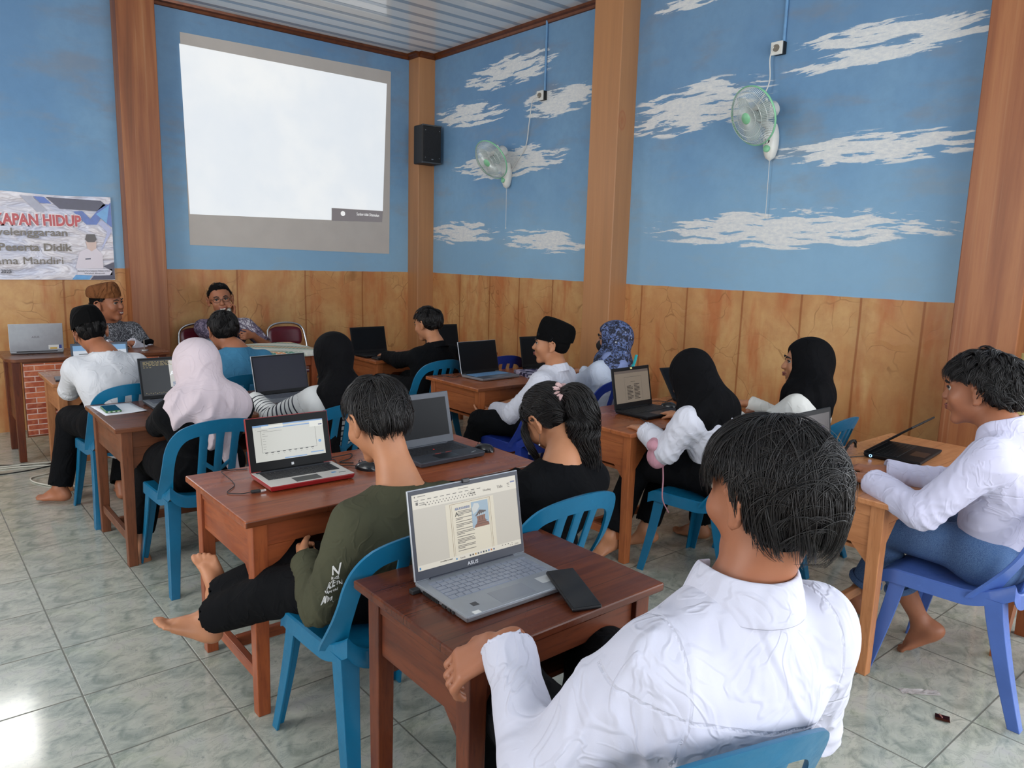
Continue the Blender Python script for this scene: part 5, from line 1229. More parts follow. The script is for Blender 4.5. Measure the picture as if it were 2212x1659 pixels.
def face_parts(par, O, c, M, s=1.0, smile=False, closed=False):
    L = lambda x, y, z: Vector(c+M @ (V(x, y, z)*s)-O); M3 = Matrix([list(r) for r in M])
    for x in (-1, 1):
        e = MB().ell(L(x*.031, .0795, .013), (.0115*s,)*3, 8, M3).build('eye', M_eye, par, smooth=60)
        MB().ell(L(x*.031+.001, .0880, .0115), (.0062*s, .0038*s, .0060*s), 8, M3).build('iris', M_iris, e, smooth=60)
        MB().tube([L(x*.018, .0895, .0165), L(x*.031, .0925, .0185), L(x*.044, .086, .0155)], .0036*s, 6).build('eyelid', par.get('skinmat_') and M_brow or M_brow, e, smooth=60)
        MB().tube([L(x*.014, .0985, .030), L(x*.030, .0975, .037), L(x*.050, .082, .031)], [.003*s, .0042*s, .002*s], 6).build('eyebrow', M_brow, par, smooth=60)
    if smile:
        MB().tube([L(-.026, .092, -.043), L(-.014, .100, -.049), L(0, .103, -.050), L(.014, .100, -.049), L(.026, .092, -.043)], [.002*s, .004*s, .0045*s, .004*s, .002*s], 8).build('upper_lip', M_lip, par, smooth=60)
        MB().tube([L(-.026, .092, -.044), L(-.014, .099, -.062), L(0, .101, -.066), L(.014, .099, -.062), L(.026, .092, -.044)], [.002*s, .004*s, .0055*s, .004*s, .002*s], 8).build('lower_lip', M_lip, par, smooth=60)
        MB().ell(L(0, .0975, -.0555), (.020*s, .006*s, .0082*s), 10, M3).build('teeth', M_teeth, par, smooth=60)
    else:
        MB().tube([L(-.022, .092, -.050), L(-.008, .1035, -.047), L(0, .1045, -.0485), L(.008, .1035, -.047), L(.022, .092, -.050)], [.002*s, .0045*s, .005*s, .0045*s, .002*s], 8).build('upper_lip', M_lip, par, smooth=60)
        MB().tube([L(-.021, .092, -.052), L(0, .1025, -.058), L(.021, .092, -.052)], [.002*s, .006*s, .002*s], 8).build('lower_lip', M_lip, par, smooth=60)
def hand_prims(B, w, d, n, t, curl=(.35, .5, .4), s=1.0, spread=.06, thumb=.5):
    """w wrist, d along the hand, n palm normal, t towards the thumb"""
    d = nz(d); t = nz(t-d*(t @ d)); n0 = np.cross(d, t); n = n0 if n0 @ n > 0 else -n0
    B.cap(w-d*.02, w+d*.02, .026*s, .026*s, .015, n, .75)
    for q in (.026, .009, -.009, -.024): B.cap(w+d*.02*s+t*q*.6*s, w+(d*.082+t*q)*s, .015*s, .0125*s, .012, n, .85)
    B.cap(w+d*.02*s+t*.015*s+n*.006, w+(d*.05+t*.025+n*.008)*s, .016*s, .014*s, .012)
    for q, Lf in ((.029, .070), (.0095, .079), (-.0095, .073), (-.028, .058)):
        p = w+(d*.082+t*q)*s; a = 0; dd = nz(d+t*q*spread/.03)
        for seg, c, r0, r1 in ((.46, curl[0], .0092, .0084), (.30, curl[1], .0084, .0076), (.24, curl[2], .0076, .0064)):
            a += c; v = dd*math.cos(a)+n*math.sin(a); p2 = p+v*Lf*seg*1.05*s; B.cap(p, p2, r0*s, r1*s, .004); p = p2
    p = w+(d*.024+t*.026)*s; v = nz(d*.75+t*.75*thumb*1.5+n*.35); p2 = p+v*.036*s; B.cap(p, p2, .0135*s, .0110*s, .010)
    v = nz(d*.95+t*.25*thumb+n*.45); p3 = p2+v*.030*s; B.cap(p2, p3, .0108*s, .0092*s, .004); B.cap(p3, p3+nz(v*1+n*.3)*.022*s, .0092*s, .0072*s, .004)
def foot_prims(B, a, d, up=None, s=1.0, side=1):
    d = nz(d); up = V(0, 0, 1) if up is None else nz(up); r = nz(np.cross(d, up)); up = np.cross(r, d)
    L = lambda f, x, z: a+(d*f+r*x*side+up*z)*s
    B.cap(L(-.040, 0, -.048), L(-.030, 0, -.03), .026*s, .026*s, .02).cap(a, L(-.02, 0, -.045), .034*s, .030*s, .025)
    B.cap(L(-.02, 0, -.045), L(.10, -.014, -.060), .030*s, .019*s, .02).cap(L(0, .006, -.055), L(.09, .022, -.066), .024*s, .015*s, .02).cap(a, L(.07, -.008, -.045), .030*s, .022*s, .02)
    for i, (x, f, r0) in enumerate(((-.030, .162, .0125), (-.010, .160, .0092), (.006, .152, .0088), (.020, .142, .0084), (.033, .128, .0085))):
        B.cap(L(.095-.006*i, x*.8, -.062), L(f-.022, x, -.066), r0*1.05*s, r0*.85*s, .006).cap(L(f-.022, x, -.066), L(f-.008, x, -.070), r0*1.0*s, r0*.95*s, .004)
def ik(a, b, l1, l2, pole):
    d = b-a; D = min(np.linalg.norm(d), l1+l2-.005); b = a+nz(d)*D; x = (l1*l1-l2*l2+D*D)/(2*D); y = math.sqrt(max(0, l1*l1-x*x)); u = nz(d); p = nz(pole-u*(pole @ u)); return a+u*x+p*y, b

def hair_short(par, O, c, M, s=1.0, n=500, length=.05, seed=1, vol=1.0, front=.058, side=.0, back=-.072, curl=0.0, thick=.0009, lift=.0, mess=.12, whorl=(.005, -.045), nseg=8, ext=.02, name='hair', m=None, bulk=.35):
    """cap of hair plus loose strands that run out from the crown and stop at the hairline"""
    rad = V(.083, .104, .093)*s*vol; ce = c+M @ (V(0, -.012, .034)*s); r = np.random.RandomState(seed)
    def warp(p):
        p = np.array(p, float); zf = np.clip(-p[..., 2]/rad[2], 0, .98); bk = np.clip(.5-p[..., 1]/rad[1]*1.2, 0, 1)*bulk
        g = np.minimum((1-zf**3)**(1/3)/np.sqrt(1-zf**2), 1.9); p[..., :2] *= (1+(g-1)*bk)[..., None]; p[..., 2] *= 1+.42*zf*bk; return p
    hl = lambda y, x: np.interp(y, [-.11, -.05, -.022, -.008, .03, .055, .09], [back, back, side-.035, side+.018, side+.030, front-.006, front])*s
    # the cap: radial height field over the skull, cut at the hairline with a soft edge
    na, nb = 72, 44; P = []
    for j in range(nb+1):
        for i in range(na):
            th = PI*.80*j/nb; ph = 2*PI*i/na; u = V(math.sin(th)*math.cos(ph), math.sin(th)*math.sin(ph), math.cos(th)); P.append(u)
    U = np.array(P); lump = 1+.022*wav(U, 9, seed, 3)*(1+mess*3)+.014*np.abs(wav(U, 24, seed+3, 2))
    Lp = warp(U*rad)*lump[:, None]; zc = Lp[:, 2]+.034*s; yl = Lp[:, 1]-.012*s
    ok = zc > hl(yl/s, 0); shrink = np.clip((zc-hl(yl/s, 0))/(.018*s), -1, 1)
    Lp *= (1-.10*(1-np.clip(shrink, 0, 1)))[:, None]
    Q = []
    for j in range(nb):
        for i in range(na):
            q = (j*na+i, (j+1)*na+i, (j+1)*na+(i+1) % na, j*na+(i+1) % na)
            if all(ok[k] for k in q): Q.append(q)
    Pw = ce+Lp @ M.T
    SV, SQ = [Pw], [np.array(Q)]; base = len(Pw)
    wh = nz(V(whorl[0], whorl[1], .09)/rad*s)
    SVl = []; SQl = []; m_cl = 20; guides = 0; tries = 0; G = max(6, n//m_cl)
    while guides < G and tries < G*12:
        tries += 1
        u = r.randn(3); u /= np.linalg.norm(u)
        if u[2] < -.75: continue
        p = u*rad; z0 = warp(p)[2]+.034*s; y0 = (p[1]-.012*s)/s
        if z0 < hl(y0, 0)+.006*s: continue
        d = u-wh*(u @ wh); d = d-u*(d @ u)
        if np.linalg.norm(d) < .05: d = r.randn(3)
        d = nz(d)*rad; d = nz(d); dn = V(0, 0, -1.0); L_ = length*(.65+.7*r.rand())*s; st = L_/nseg; jig = r.randn(3)*mess*1.6; ph = r.rand()*6.28; over = 0; hgt = lift*(.2+.9*r.rand())
        pts = [p.copy()]; q = p.copy()
        for k in range(nseg):
            uu = nz(q/rad); tt = d+dn*.5*(1-max(0, uu[2]))*(.4+.6*k/nseg)+jig*(.25 if k < 2 else .10)+r.randn(3)*mess*.25
            if curl: a = ph+k*1.5; tt = tt+curl*V(math.cos(a), math.sin(a), .4*math.sin(a*1.3))
            nn = nz(uu/rad); tt = tt-nn*(tt @ nn)*(.95 if over == 0 else .45); d = nz(tt); q = q+d*st
            t_ = (k+1)/nseg; f = np.linalg.norm(q/rad); tgt = 1+.010+hgt*math.sin(min(1, t_*1.15)*PI*.75)
            if over == 0: q = q/f*tgt
            if warp(q)[2]+.034*s < hl((q[1]-.012*s)/s, 0):
                over += st
                if over > ext*s*(.35+r.rand()): break
            pts.append(q.copy())
        if len(pts) < 4: continue
        g = warp(np.array(pts)); g = ce+g @ M.T; guides += 1; m_ = len(g)
        t = np.gradient(g, axis=0); t /= (np.linalg.norm(t, axis=1)[:, None]+1e-9); nrm = nz(g[0]-ce); a0 = np.cross(t, nrm); a0 /= (np.linalg.norm(a0, axis=1)[:, None]+1e-9); b0 = np.cross(a0, t); b0 *= np.sign((b0 @ nrm))[:, None]
        tt_ = np.linspace(0, 1, m_)[:, None]
        for _ in range(m_cl):
            sx = r.randn()*.0085*s; sy = abs(r.randn())*.0028*s; w = thick*s*(.55+.8*r.rand()); mm = max(3, int(m_*(.72+.3*r.rand()))); wv = .0016*s*np.sin(tt_*5+r.rand()*6)
            pw = (g+a0*(sx*(1-.78*tt_**1.2)+wv)+b0*(sy*(1-.4*tt_)+.0012*s))[:mm]; ta = t[:mm]; tp = np.linspace(0, 1, mm)[:, None]; tp = (1-.82*tp**2.5)*w
            ring = np.stack([pw+a0[:mm]*tp*1.6, pw+b0[:mm]*tp, pw-a0[:mm]*tp*1.6], 1).reshape(-1, 3)
            SVl.append(ring); SQl.append(np.array([(i*3+k, i*3+(k+1) % 3, (i+1)*3+(k+1) % 3, (i+1)*3+k) for i in range(mm-1) for k in range(3)])+base); base += len(ring)
    nc = len(SQ[0]); ns = sum(len(x) for x in SQl)
    return npmesh(name, np.concatenate(SV+SVl), np.concatenate(SQ+SQl), [M_under, m or M_hair], par, O, mi=np.array([0]*nc+[1]*ns))
def peci(par, O, c, M, s=1.0, tilt=.0, m=None, h=.105, name='velvet_cap', z0=.045, back=-.01):
    """oval brimless cap: side walls lean in slightly, top dips to a crease running front to back"""
    Mt = M @ np.array(Matrix.Rotation(tilt, 3, 'X')); L = lambda x, y, z: c+Mt @ (V(x, y, z)*s)
    N = 48; P = []; rows = [(0, 1.0), (.15, 1.02), (.35, 1.03), (.55, 1.02), (.74, .98), (.88, .90), (.965, .80), (1.0, .66), (1.02, .46), (1.03, .22), (1.03, .02)]
    for k, (q, sc) in enumerate(rows):
        for i in range(N):
            a = 2*PI*i/N; ca, sa = math.cos(a), math.sin(a); x = .087*ca*sc*(1-.30*max(0, q-.2)); y = .107*sa*(sc if k < 7 else sc)+back
            hh = h*(1+.10*sa*sc); z = z0+hh*q-.014*sa*(1-q)
            P.append(L(x, y, z))
    Q = [(k*N+i, k*N+(i+1) % N, (k+1)*N+(i+1) % N, (k+1)*N+i) for k in range(len(rows)-1) for i in range(N)]
    o = npmesh(name, np.array(P), np.array(Q), m or cloth_mat('velvet', rgb(8, 8, 9), .95, 300, .3, .15, 0), par, O); return o
M_white = cloth_mat('white_shirt', rgb(206, 206, 216), .8, 700, .03); M_black = cloth_mat('black', rgb(11, 12, 15), .9, 500, .25); M_denim = None
def denim():
    t = NT('denim'); o = t.obj(); n = t.noise(o, 5, 4.0); n2 = t.noise(t.vmul(o, (1, 1, 3)), 260, 2.0)
    t.fin(t.mix(t.map(n2, .35, .65, 0, .6), t.mix(t.map(n, .35, .65), rgb(44, 70, 112), rgb(62, 94, 140)), rgb(96, 124, 160)), .85); t.bump(n2, .3, .001); return t.m
M_denim = denim()
def ringfold(P, E, ax, sig, wl, amp, seed):
    d = P-E; w = np.exp(-(d*d).sum(1)/(sig*sig)); ph = (d @ ax)*2*PI/wl+2.6*wav(P, 14, seed, 2); return amp*.75*w*(1-np.abs(np.sin(ph*.5))*1.6)*np.clip(.55+1.1*wav(P, 11, seed+5, 2), 0, 1.3)
class Person:
    def __init__(s, label, pel, S, Hc, az=0, haz=0, hp=0, hr=0, hs=1.0, sw=.175, sd=.03, h=.008, skin='tan', build=1.0, seat=.455, hnd=.98):
        s.hnd = hnd
        s.O = np.array((pel[0], pel[1], 0.0)); s.e = thing('person', label, 'person', tuple(s.O)); s.h = h
        s.F = V(math.sin(az), math.cos(az), 0); s.R = V(math.cos(az), -math.sin(az), 0); s.b = build; s.az = az
        s.pel = V(pel[0], pel[1], seat+.075); s.S = V(*S); s.Hc = V(*Hc); s.HM = frame(haz, hp, hr); s.hs = hs = hs*1.05; s.skin = SK[skin]
        s.sh = [s.S-s.R*sw-V(0, 0, sd), s.S+s.R*sw-V(0, 0, sd)]; s.sw = sw; s.neck = s.S+V(0, 0, .03)-s.F*.01
        s.hip = [s.pel-s.R*.085, s.pel+s.R*.085]; s.el = [None, None]; s.wr = [None, None]; s.hd = [None, None]; s.kn = [None, None]; s.an = [None, None]; s.ft = [None, None]
        s.fu = [None, None]
    def arm(s, i, wrist, d=None, n=(0, 0, -1), t=None, pole=None, curl=(.35, .5, .4), l1=.275, l2=.25, thumb=.5):
        sg = -1 if i == 0 else 1
        pole = s.R*sg*.6+V(0, 0, -1)-s.F*.35 if pole is None else V(*pole)
        s.el[i], s.wr[i] = ik(s.sh[i], V(*wrist), l1, l2, pole)
        d = nz(s.wr[i]-s.el[i]) if d is None else V(*d); s.hd[i] = (d, V(*n), (-sg*s.R if t is None else V(*t)), curl, thumb)
        return s
    def legs(s, k0=None, a0=None, k1=None, a1=None, f0=None, f1=None):
        for i, (k, a, f) in enumerate(((k0, a0, f0), (k1, a1, f1))):
            sg = -1 if i == 0 else 1
            s.kn[i] = s.hip[i]+s.F*.40+s.R*sg*.06+V(0, 0, .01) if k is None else V(*k)
            if a is None: a = s.kn[i]+s.F*.02; a = V(a[0], a[1], .085)
            s.an[i] = V(*a); s.ft[i] = s.F+s.R*sg*.15 if f is None else V(*f)
        return s
    def body(s, headonly=False):
        B = Field(s.h); b = s.b
        ch = s.pel*.42+s.S*.58
        B.cap(s.pel, ch, .105*b, .115*b, .03, s.F, .75).cap(s.sh[0]*.75+s.S*.25, s.sh[1]*.75+s.S*.25, .055*b, None, .05).cap(ch, s.S-V(0, 0, .04), .12*b, .085*b, .04, s.F, .75)
        B.cap(s.S-V(0, 0, .01)-s.F*.01, s.neck, .064, .055, .04)
        for i in (0, 1): B.cap(s.neck*.75+s.Hc*.25-s.F*.01, s.S*.62+s.sh[i]*.38-V(0, 0, .012), .036, .030, .05)
        head_prims(B, s.Hc, s.HM, s.hs, s.neck, .049*s.hs)
        for i in (0, 1):
            B.cap(s.sh[i], s.el[i], .046*b, .037*b, .03).cap(s.el[i], s.wr[i], .037*b, .025, .02)
            d, n, t, c, th = s.hd[i]; hand_prims(B, s.wr[i]+d*.008, d, n, t, c, s.hnd, thumb=th)
            B.cap(s.hip[i], s.kn[i], .075*b, .052*b, .03).cap(s.kn[i], s.kn[i]*.6+s.an[i]*.4, .050*b, .050*b, .02).cap(s.kn[i]*.6+s.an[i]*.4, s.an[i], .048*b, .032, .02)
            foot_prims(B, s.an[i], s.ft[i], s.fu[i], 1.0, 1 if i else -1)
        P, Q = B.mesh(); P = relax(P, Q, 1, .4)
        s.bo = npmesh('body', P, Q, s.skin, s.e, s.O); s.ch = ch
        return s
    def shirt(s, m=None, sleeve=1.0, loose=1.0, hem=None, name='shirt', amp=1.0, h=None, neckr=.07, rs=(.064, .054, .046), stripes=False, flare=1.0, drop=.0, uplift=0.0, collar=None, cuff=False, seams=False):
        B = Field(h or s.h); b = s.b*loose; hem = .10 if hem is None else hem; F, R = s.F, s.R
        ax = nz(s.S-s.pel); low = s.pel-ax*(hem-.06)
        B.cap(low, s.ch, .142*b*flare, .146*b, .04, F, .80).cap(s.ch, s.S-ax*.055, .146*b, .105*b, .05, F, .78)
        B.cap(s.sh[0]*.86+s.S*.14-ax*.012, s.S-ax*.018, .060*b, .070*b, .05).cap(s.sh[1]*.86+s.S*.14-ax*.012, s.S-ax*.018, .060*b, .070*b, .05).cap(s.S-ax*.02, s.neck-ax*.012+V(0, 0, uplift), .085, .066, .04)
        B.cap(s.sh[0]*.5+s.S*.5-ax*.10-F*.035, s.sh[1]*.5+s.S*.5-ax*.10-F*.035, .085*b, None, .06)
        for i in (0, 1):
            e, w = s.el[i], s.wr[i]; B.cap(s.sh[i]-ax*.008, e, rs[0]*b, rs[1]*b, .045)
            if sleeve > .5: 
                q = e+(w-e)*(sleeve-.5)*2; B.cap(e, q, rs[1]*b, rs[2]*b*(1 if not cuff else 1.05), .02); B.cut(q+nz(w-e)*0, nz(w-e)) if False else None
        for i in (0, 1):   # open sleeve ends and neck
            if sleeve > .5:
                q = s.el[i]+(s.wr[i]-s.el[i])*(sleeve-.5)*2; d = nz(s.wr[i]-s.el[i]); B.cap(q+d*.006, q+d*.10, rs[2]*b*.78, rs[2]*b*1.5, .006, sub=True)
            elif sleeve < .5:
                q = s.sh[i]+(s.el[i]-s.sh[i])*sleeve*2; d = nz(s.el[i]-s.sh[i]); B.cap(q, q+d*.6, .05*b, .11*b, .006, sub=True)
        if neckr: B.ell(s.neck+s.F*.012+V(0, 0, .030+uplift), V(neckr, neckr, .045), None, .008, True)
        B.cap(low-ax*.055-F*.3, low-ax*.055+F*.3, .06, None, .01, R, 6.0, True)
        P, Q = B.mesh(); P = relax(P, Q, 2, .5); N = vnormals(P, Q)
        dsp = amp*.0065*wav(P, 9, 3, 3)+amp*.0042*(1-2.2*np.abs(wav(P*np.array((1, 1, .6)), 17, 5, 2))**.7)
        for i in (0, 1):
            ua = nz(s.el[i]-s.sh[i]); fa = nz(s.wr[i]-s.el[i])
            dsp += ringfold(P, s.el[i], nz(ua+fa), .11, .034, .0065*amp, 11+i)+ringfold(P, s.sh[i]-V(0, 0, .10), nz(ua+V(0, 0, .6)), .10, .045, .005*amp, 13+i)
            if sleeve > .9: dsp += ringfold(P, s.wr[i], fa, .075, .026, .0055*amp, 17+i)
        for i in (0, 1): dsp = dsp*np.clip((np.linalg.norm(P-(s.el[i]+(s.wr[i]-s.el[i])*(sleeve-.5)*2), axis=1)-.035)/.05, 0, 1) if sleeve > .5 else dsp
        dsp += ringfold(P, s.pel+V(0, 0, .05)-F*.08, V(0, 0, 1), .17, .055, .006*amp, 21)
        ed = np.clip(np.linalg.norm(P-s.neck-V(0, 0, .02), axis=1)/.09-.7, 0, 1); P = P+N*(dsp*ed)[:, None]
        yk = (P-(s.S-ax*.105)) @ ax; bk = (P-s.S) @ F; sm = np.where(bk < .03, 1-np.abs(yk)/.0045, -1)
        for i in (0, 1):
            la = (P-s.S) @ R*(1 if i else -1)-s.sw*(.93); hz = (P-s.S) @ ax; sm = np.maximum(sm, np.where((hz > -.20), 1-np.abs(la-.02*np.clip(-hz/.2, 0, 1))/.0045, -1))
        if seams: at = {'seam': sm}
        else: at = {}
        if stripes:
            v = P[:, 2].copy(); am = np.zeros(len(P)); best = np.full(len(P), 9.)
            for i in (0, 1):
                for a, b_, o in ((s.sh[i], s.el[i], 0), (s.el[i], s.wr[i], .275)):
                    ba = b_-a; t = np.clip(((P-a) @ ba)/(ba @ ba), 0, 1); d = np.linalg.norm(P-a-t[:, None]*ba, axis=1)
                    tors = np.abs((P-s.S) @ R) < s.sw*.93 if o == 0 else np.zeros(len(P), bool); m_ = (d < .095) & (d < best) & ~tors & ((t > .12) | (o > 0))
                    v[m_] = (o+t*np.linalg.norm(ba))[m_]; am[m_] = 1; best[m_] = d[m_]
            at = {'stripe': v, 'on_arm': am}
        o = npmesh(name, P, Q, m or M_white, s.e, s.O, at); s.sp = o
        return s
    def collar(s, m=None, r=.070, h=.036, up=0.004, spread=.012, name='collar', wing=False, fwd=0.0):
        """folded shirt collar that leans with the neck"""
        ax = nz(s.Hc-s.neck)*.5+V(0, 0, .5); ax = nz(ax); c = s.neck+V(0, 0, -.008+up)+s.F*fwd; R = s.R; F = np.cross(ax, R); N = 40; P = []
        rows = [(r*1.02, -.010), (r*.97, h*.6), (r*.955, h), (r*1.02, h*1.04), (r*1.07+spread*.5, h*.45), (r*1.13+spread, -.012)]
        for (rr, z) in rows:
            for i in range(N+1):
                a = -PI/2+.16+(2*PI-.32)*i/N; a2 = a+PI  # opening at the front
                k = max(0, math.cos((a2-(-PI/2)))) if False else 0
                x, y = math.cos(a+PI), math.sin(a+PI)
                fr = max(0, y); dz = -.030*fr**2 + (-.016*fr**6 if rr > r*1.1 else 0); P.append(c+R*x*rr+F*y*rr*1.08+ax*(z+dz))
        Q = [(k*(N+1)+i, k*(N+1)+i+1, (k+1)*(N+1)+i+1, (k+1)*(N+1)+i) for k in range(len(rows)-1) for i in range(N)]
        o = npmesh(name, np.array(P), np.array(Q), m or M_white, s.e, s.O); md = o.modifiers.new('t', 'SOLIDIFY'); md.thickness = .0025; o.modifiers.new('s', 'SUBSURF').levels = 1; return s
    def cuffs(s, m=None, r=.040, l=.055, which=(0, 1)):
        for i in which:
            d = nz(s.wr[i]-s.el[i]); w = s.wr[i]-d*.01; u = nz(np.cross(d, V(0, 0, 1))); v = np.cross(d, u); N = 28; P = []
            rows = [(r*.93, -l), (r*1.08, -l+.004), (r*1.06, -l*.5), (r*1.10, -.003), (r*1.05, 0), (r*.96, -.003), (r*.92, -l*.6)]
            for rr, q in rows:
                for k in range(N):
                    a = 2*PI*k/N; P.append(w+d*(q+.004*math.sin(a*2))+(u*math.cos(a)+v*math.sin(a)*.86)*rr*(1+.03*math.sin(3*a+1)))
            Q = [(j*N+k, j*N+(k+1) % N, (j+1)*N+(k+1) % N, (j+1)*N+k) for j in range(len(rows)-1) for k in range(N)]
            o = npmesh('cuff', np.array(P), np.array(Q), m or M_white, s.e, s.O); o.modifiers.new('s', 'SUBSURF').levels = 1
        return s
    def pants(s, m=None, ends=(.93, .93), loose=1.0, name='trousers', skirt=False, rk=(.098, .076, .062), h=None):
        B = Field(h or max(s.h, .009)); b = s.b
        B.cap(s.hip[0]+V(0, 0, .0), s.hip[1]+V(0, 0, .0), .115*b, None, .04).cap(s.pel-s.F*.02, s.pel+V(0, 0, .05), .125*b, .12*b, .04, s.F, .8)
        for i in (0, 1):
            a = s.kn[i]+(s.an[i]-s.kn[i])*ends[i]; B.cap(s.hip[i], s.kn[i], rk[0]*b*loose, rk[1]*b*loose, .035).cap(s.kn[i], a, rk[1]*b*loose, rk[2]*loose, .02)
            d = nz(s.an[i]-s.kn[i]); 
        if skirt: B.cap(s.kn[0]-s.F*.05, s.kn[1]-s.F*.05, .07, None, .05).cap(s.hip[0]+s.F*.12, s.hip[1]+s.F*.12, .09, None, .05)
        for i in (0, 1):
            a = s.kn[i]+(s.an[i]-s.kn[i])*ends[i]; d = nz(s.an[i]-s.kn[i]); B.cap(a+d*.012, a+d*.10, rk[2]*loose*.8, rk[2]*1.5*loose, .006, sub=True)
        P, Q = B.mesh(); P = relax(P, Q, 2, .5); N = vnormals(P, Q); dsp = .006*wav(P, 10, 8, 3)
        for i in (0, 1): dsp += ringfold(P, s.kn[i], nz(s.kn[i]-s.hip[i]+s.kn[i]-s.an[i]), .11, .04, .007, 31+i)+ringfold(P, s.hip[i]+s.F*.05, s.F, .12, .05, .006, 41+i)
        s.pm = npmesh(name, P+N*dsp[:, None], Q, m or M_black, s.e, s.O); return s
    def hijab(s, m, length=.34, width=1.0, open_=True, h=None, back=.06, front=.16, seed=3, amp=1.0, name='headscarf', point=0.0, crown=1.0, neckw=.082, side=None):
        B = Field(h or s.h); c, M, k = s.Hc, s.HM, s.hs; L = lambda x, y, z: c+M @ (V(x, y, z)*k); F, R = s.F, s.R
        B.ell(L(0, -.018, .030), V(.098, .120, .104*crown)*k, M, .03).ell(L(0, .015, -.04), V(.082, .085, .095)*k, M, .04)
        n1 = s.neck; B.cap(L(0, -.045, -.03), n1-F*.02, neckw*k, neckw*1.08, .05)
        B.cap(s.sh[0]*.62+s.S*.38+V(0, 0, .012), s.sh[1]*.62+s.S*.38+V(0, 0, .012), .082*width, None, .06)
        bk = s.S-F*back-V(0, 0, .02); ax = nz(s.S-s.pel)
        B.cap(bk-R*.07*width, bk-R*.05*width-ax*length*.8, .085, .052, .06, F, .6).cap(bk+R*.07*width, bk+R*.05*width-ax*length*.8, .085, .052, .06, F, .6).cap(bk, bk-ax*length, .09, .045, .06, F, .6)
        if side is not None: B.cap(s.S+V(*side[0]), s.S+V(*side[1]), side[2], side[3], .05, F, .6)
        ft = s.S+F*.09; B.cap(ft, ft-ax*front, .085, .06, .06, F, .6)
        if open_: B.ell(L(0, .105, -.002), V(.060, .055, .080)*k, M, .012, True)
        P, Q = B.mesh(); P = relax(P, Q, 2, .5); N = vnormals(P, Q)
        dz = np.clip((c[2]-.02-P[:, 2])/.22, 0, 1)
        ang = np.arctan2((P-s.S) @ R, (P-s.S) @ F)
        fold = wav(np.stack([ang*3.2, P[:, 2]*3.5, ang*0], 1), 2.6, seed, 2); sharp = 1-2*np.abs(np.sin(ang*5+3*wav(P, 6, seed+1, 2)+P[:, 2]*7))
        dsp = amp*(.004*wav(P, 12, seed, 2)+dz*(.016*fold+.010*sharp)); P = P+N*dsp[:, None]
        s.hj = npmesh(name, P, Q, m, s.e, s.O); return s
# ---------------------------------------------------------------- everybody in the room
M_lilac = cloth_mat('lilac_scarf', rgb(196, 182, 188), .8, 500, .05); M_scarf = cloth_mat('black_scarf', rgb(10, 10, 13), .85, 500, .3)
# 1 white top, black velvet cap, back of the head to us
p = Person('person in a white long-sleeved top and black velvet cap, seated before the brick-faced table', (.58, .40), (.56, .54, .885), (.515, .69, 1.035), .0, -.03, .30, -.14, .98, .165, .03, .009, 'brown')
p.arm(0, (.50, .98, .735), (0.2, 1, 0)).arm(1, (.72, 1.0, .735), (-.2, 1, 0)).legs((.40, .78, .50), (.30, .72, .10), (.74, .82, .50), (.62, .62, .085), (-.6, .5, 0))
p.body().shirt(cloth_mat('offwhite_tee', rgb(204, 205, 210), .8, 600, .05), 1.0, 1.04, .12, neckr=.068).pants(loose=1.12)
hair_short(p.e, p.O, p.Hc, p.HM, p.hs, 900, .05, 3, .95, lift=.01); peci(p.e, p.O, p.Hc, p.HM, p.hs*1.04, .0, h=.125, z0=.030)
# 2 blue tee
p = Person('person in a faded blue t-shirt with short black hair, left of the batik-covered table', (1.26, .42), (1.33, .52, .87), (1.28, .63, 1.02), .0, -.05, .25, 0, 1.0, .175, .03, .009, 'brown')
p.arm(0, (1.18, .98, .735), (0.1, 1, 0)).arm(1, (1.46, 1.0, .735), (-.1, 1, 0)).legs()
p.body().shirt(cloth_mat('blue_tee', rgb(62, 116, 148), .85, 600, .1), .36, 1.06, .12, neckr=.07).pants()
hair_short(p.e, p.O, p.Hc, p.HM, p.hs, 1800, .06, 4, 1.03, back=-.085, side=-.01)
# 3 lilac headscarf
p = Person('person in a pale lilac headscarf and black top', (.69, -.74), (.69, -.84, .845), (.685, -.745, 1.0), .0, -.05, .25, 0, 1.0, .16, .03, .009, 'tan')
p.arm(0, (.66, -.36, .735), (0.2, 1, 0), pole=(-.9, -.3, -1)).arm(1, (.90, -.36, .735), (-.2, 1, 0)).legs((.56, -.38, .50), (.47, -.42, .11), (.84, -.34, .50), (.86, -.36, .09), (0, -1, -.5))
p.body().shirt(M_black, 1.0, 1.0, .12, neckr=0).pants(loose=1.15, skirt=True, ends=(.9, .9)).hijab(M_lilac, .20, 1.12, True, seed=5, front=.22, back=.05, side=((.02, -.09, -.10), (.10, -.10, -.34), .07, .02))
# 4 black headscarf, striped sweater
def stripe_mat():
    t = NT('striped_sweater'); v = t.attr('stripe'); a = t.attr('on_arm'); o = t.obj(); Z = t.sep(t.pos())[2]
    v2 = t.math('ADD', v, t.math('MULTIPLY', t.noise(o, 9, 2.0), .02)); u = t.math('DIVIDE', v2, .030); f = t.math('SUBTRACT', u, t.math('FLOOR', u))
    s = t.math('MULTIPLY', t.map(f, .62, .67), t.map(f, .90, .95, 1, 0)); on = t.math('MAXIMUM', t.math('MULTIPLY', t.map(a, .4, .6), t.map(v, .05, .07)), t.map(Z, .735, .745, 1, 0))
    off = t.map(v, .475, .485, 1, 0); s = t.math('MULTIPLY', t.math('MULTIPLY', s, on), t.math('MAXIMUM', off, t.map(a, .4, .6, 1, 0)))
    t.fin(t.mix(s, rgb(208, 208, 206), rgb(34, 36, 50)), .9); t.bump(t.noise(o, 400, 2.0), .2, .002); return t.m
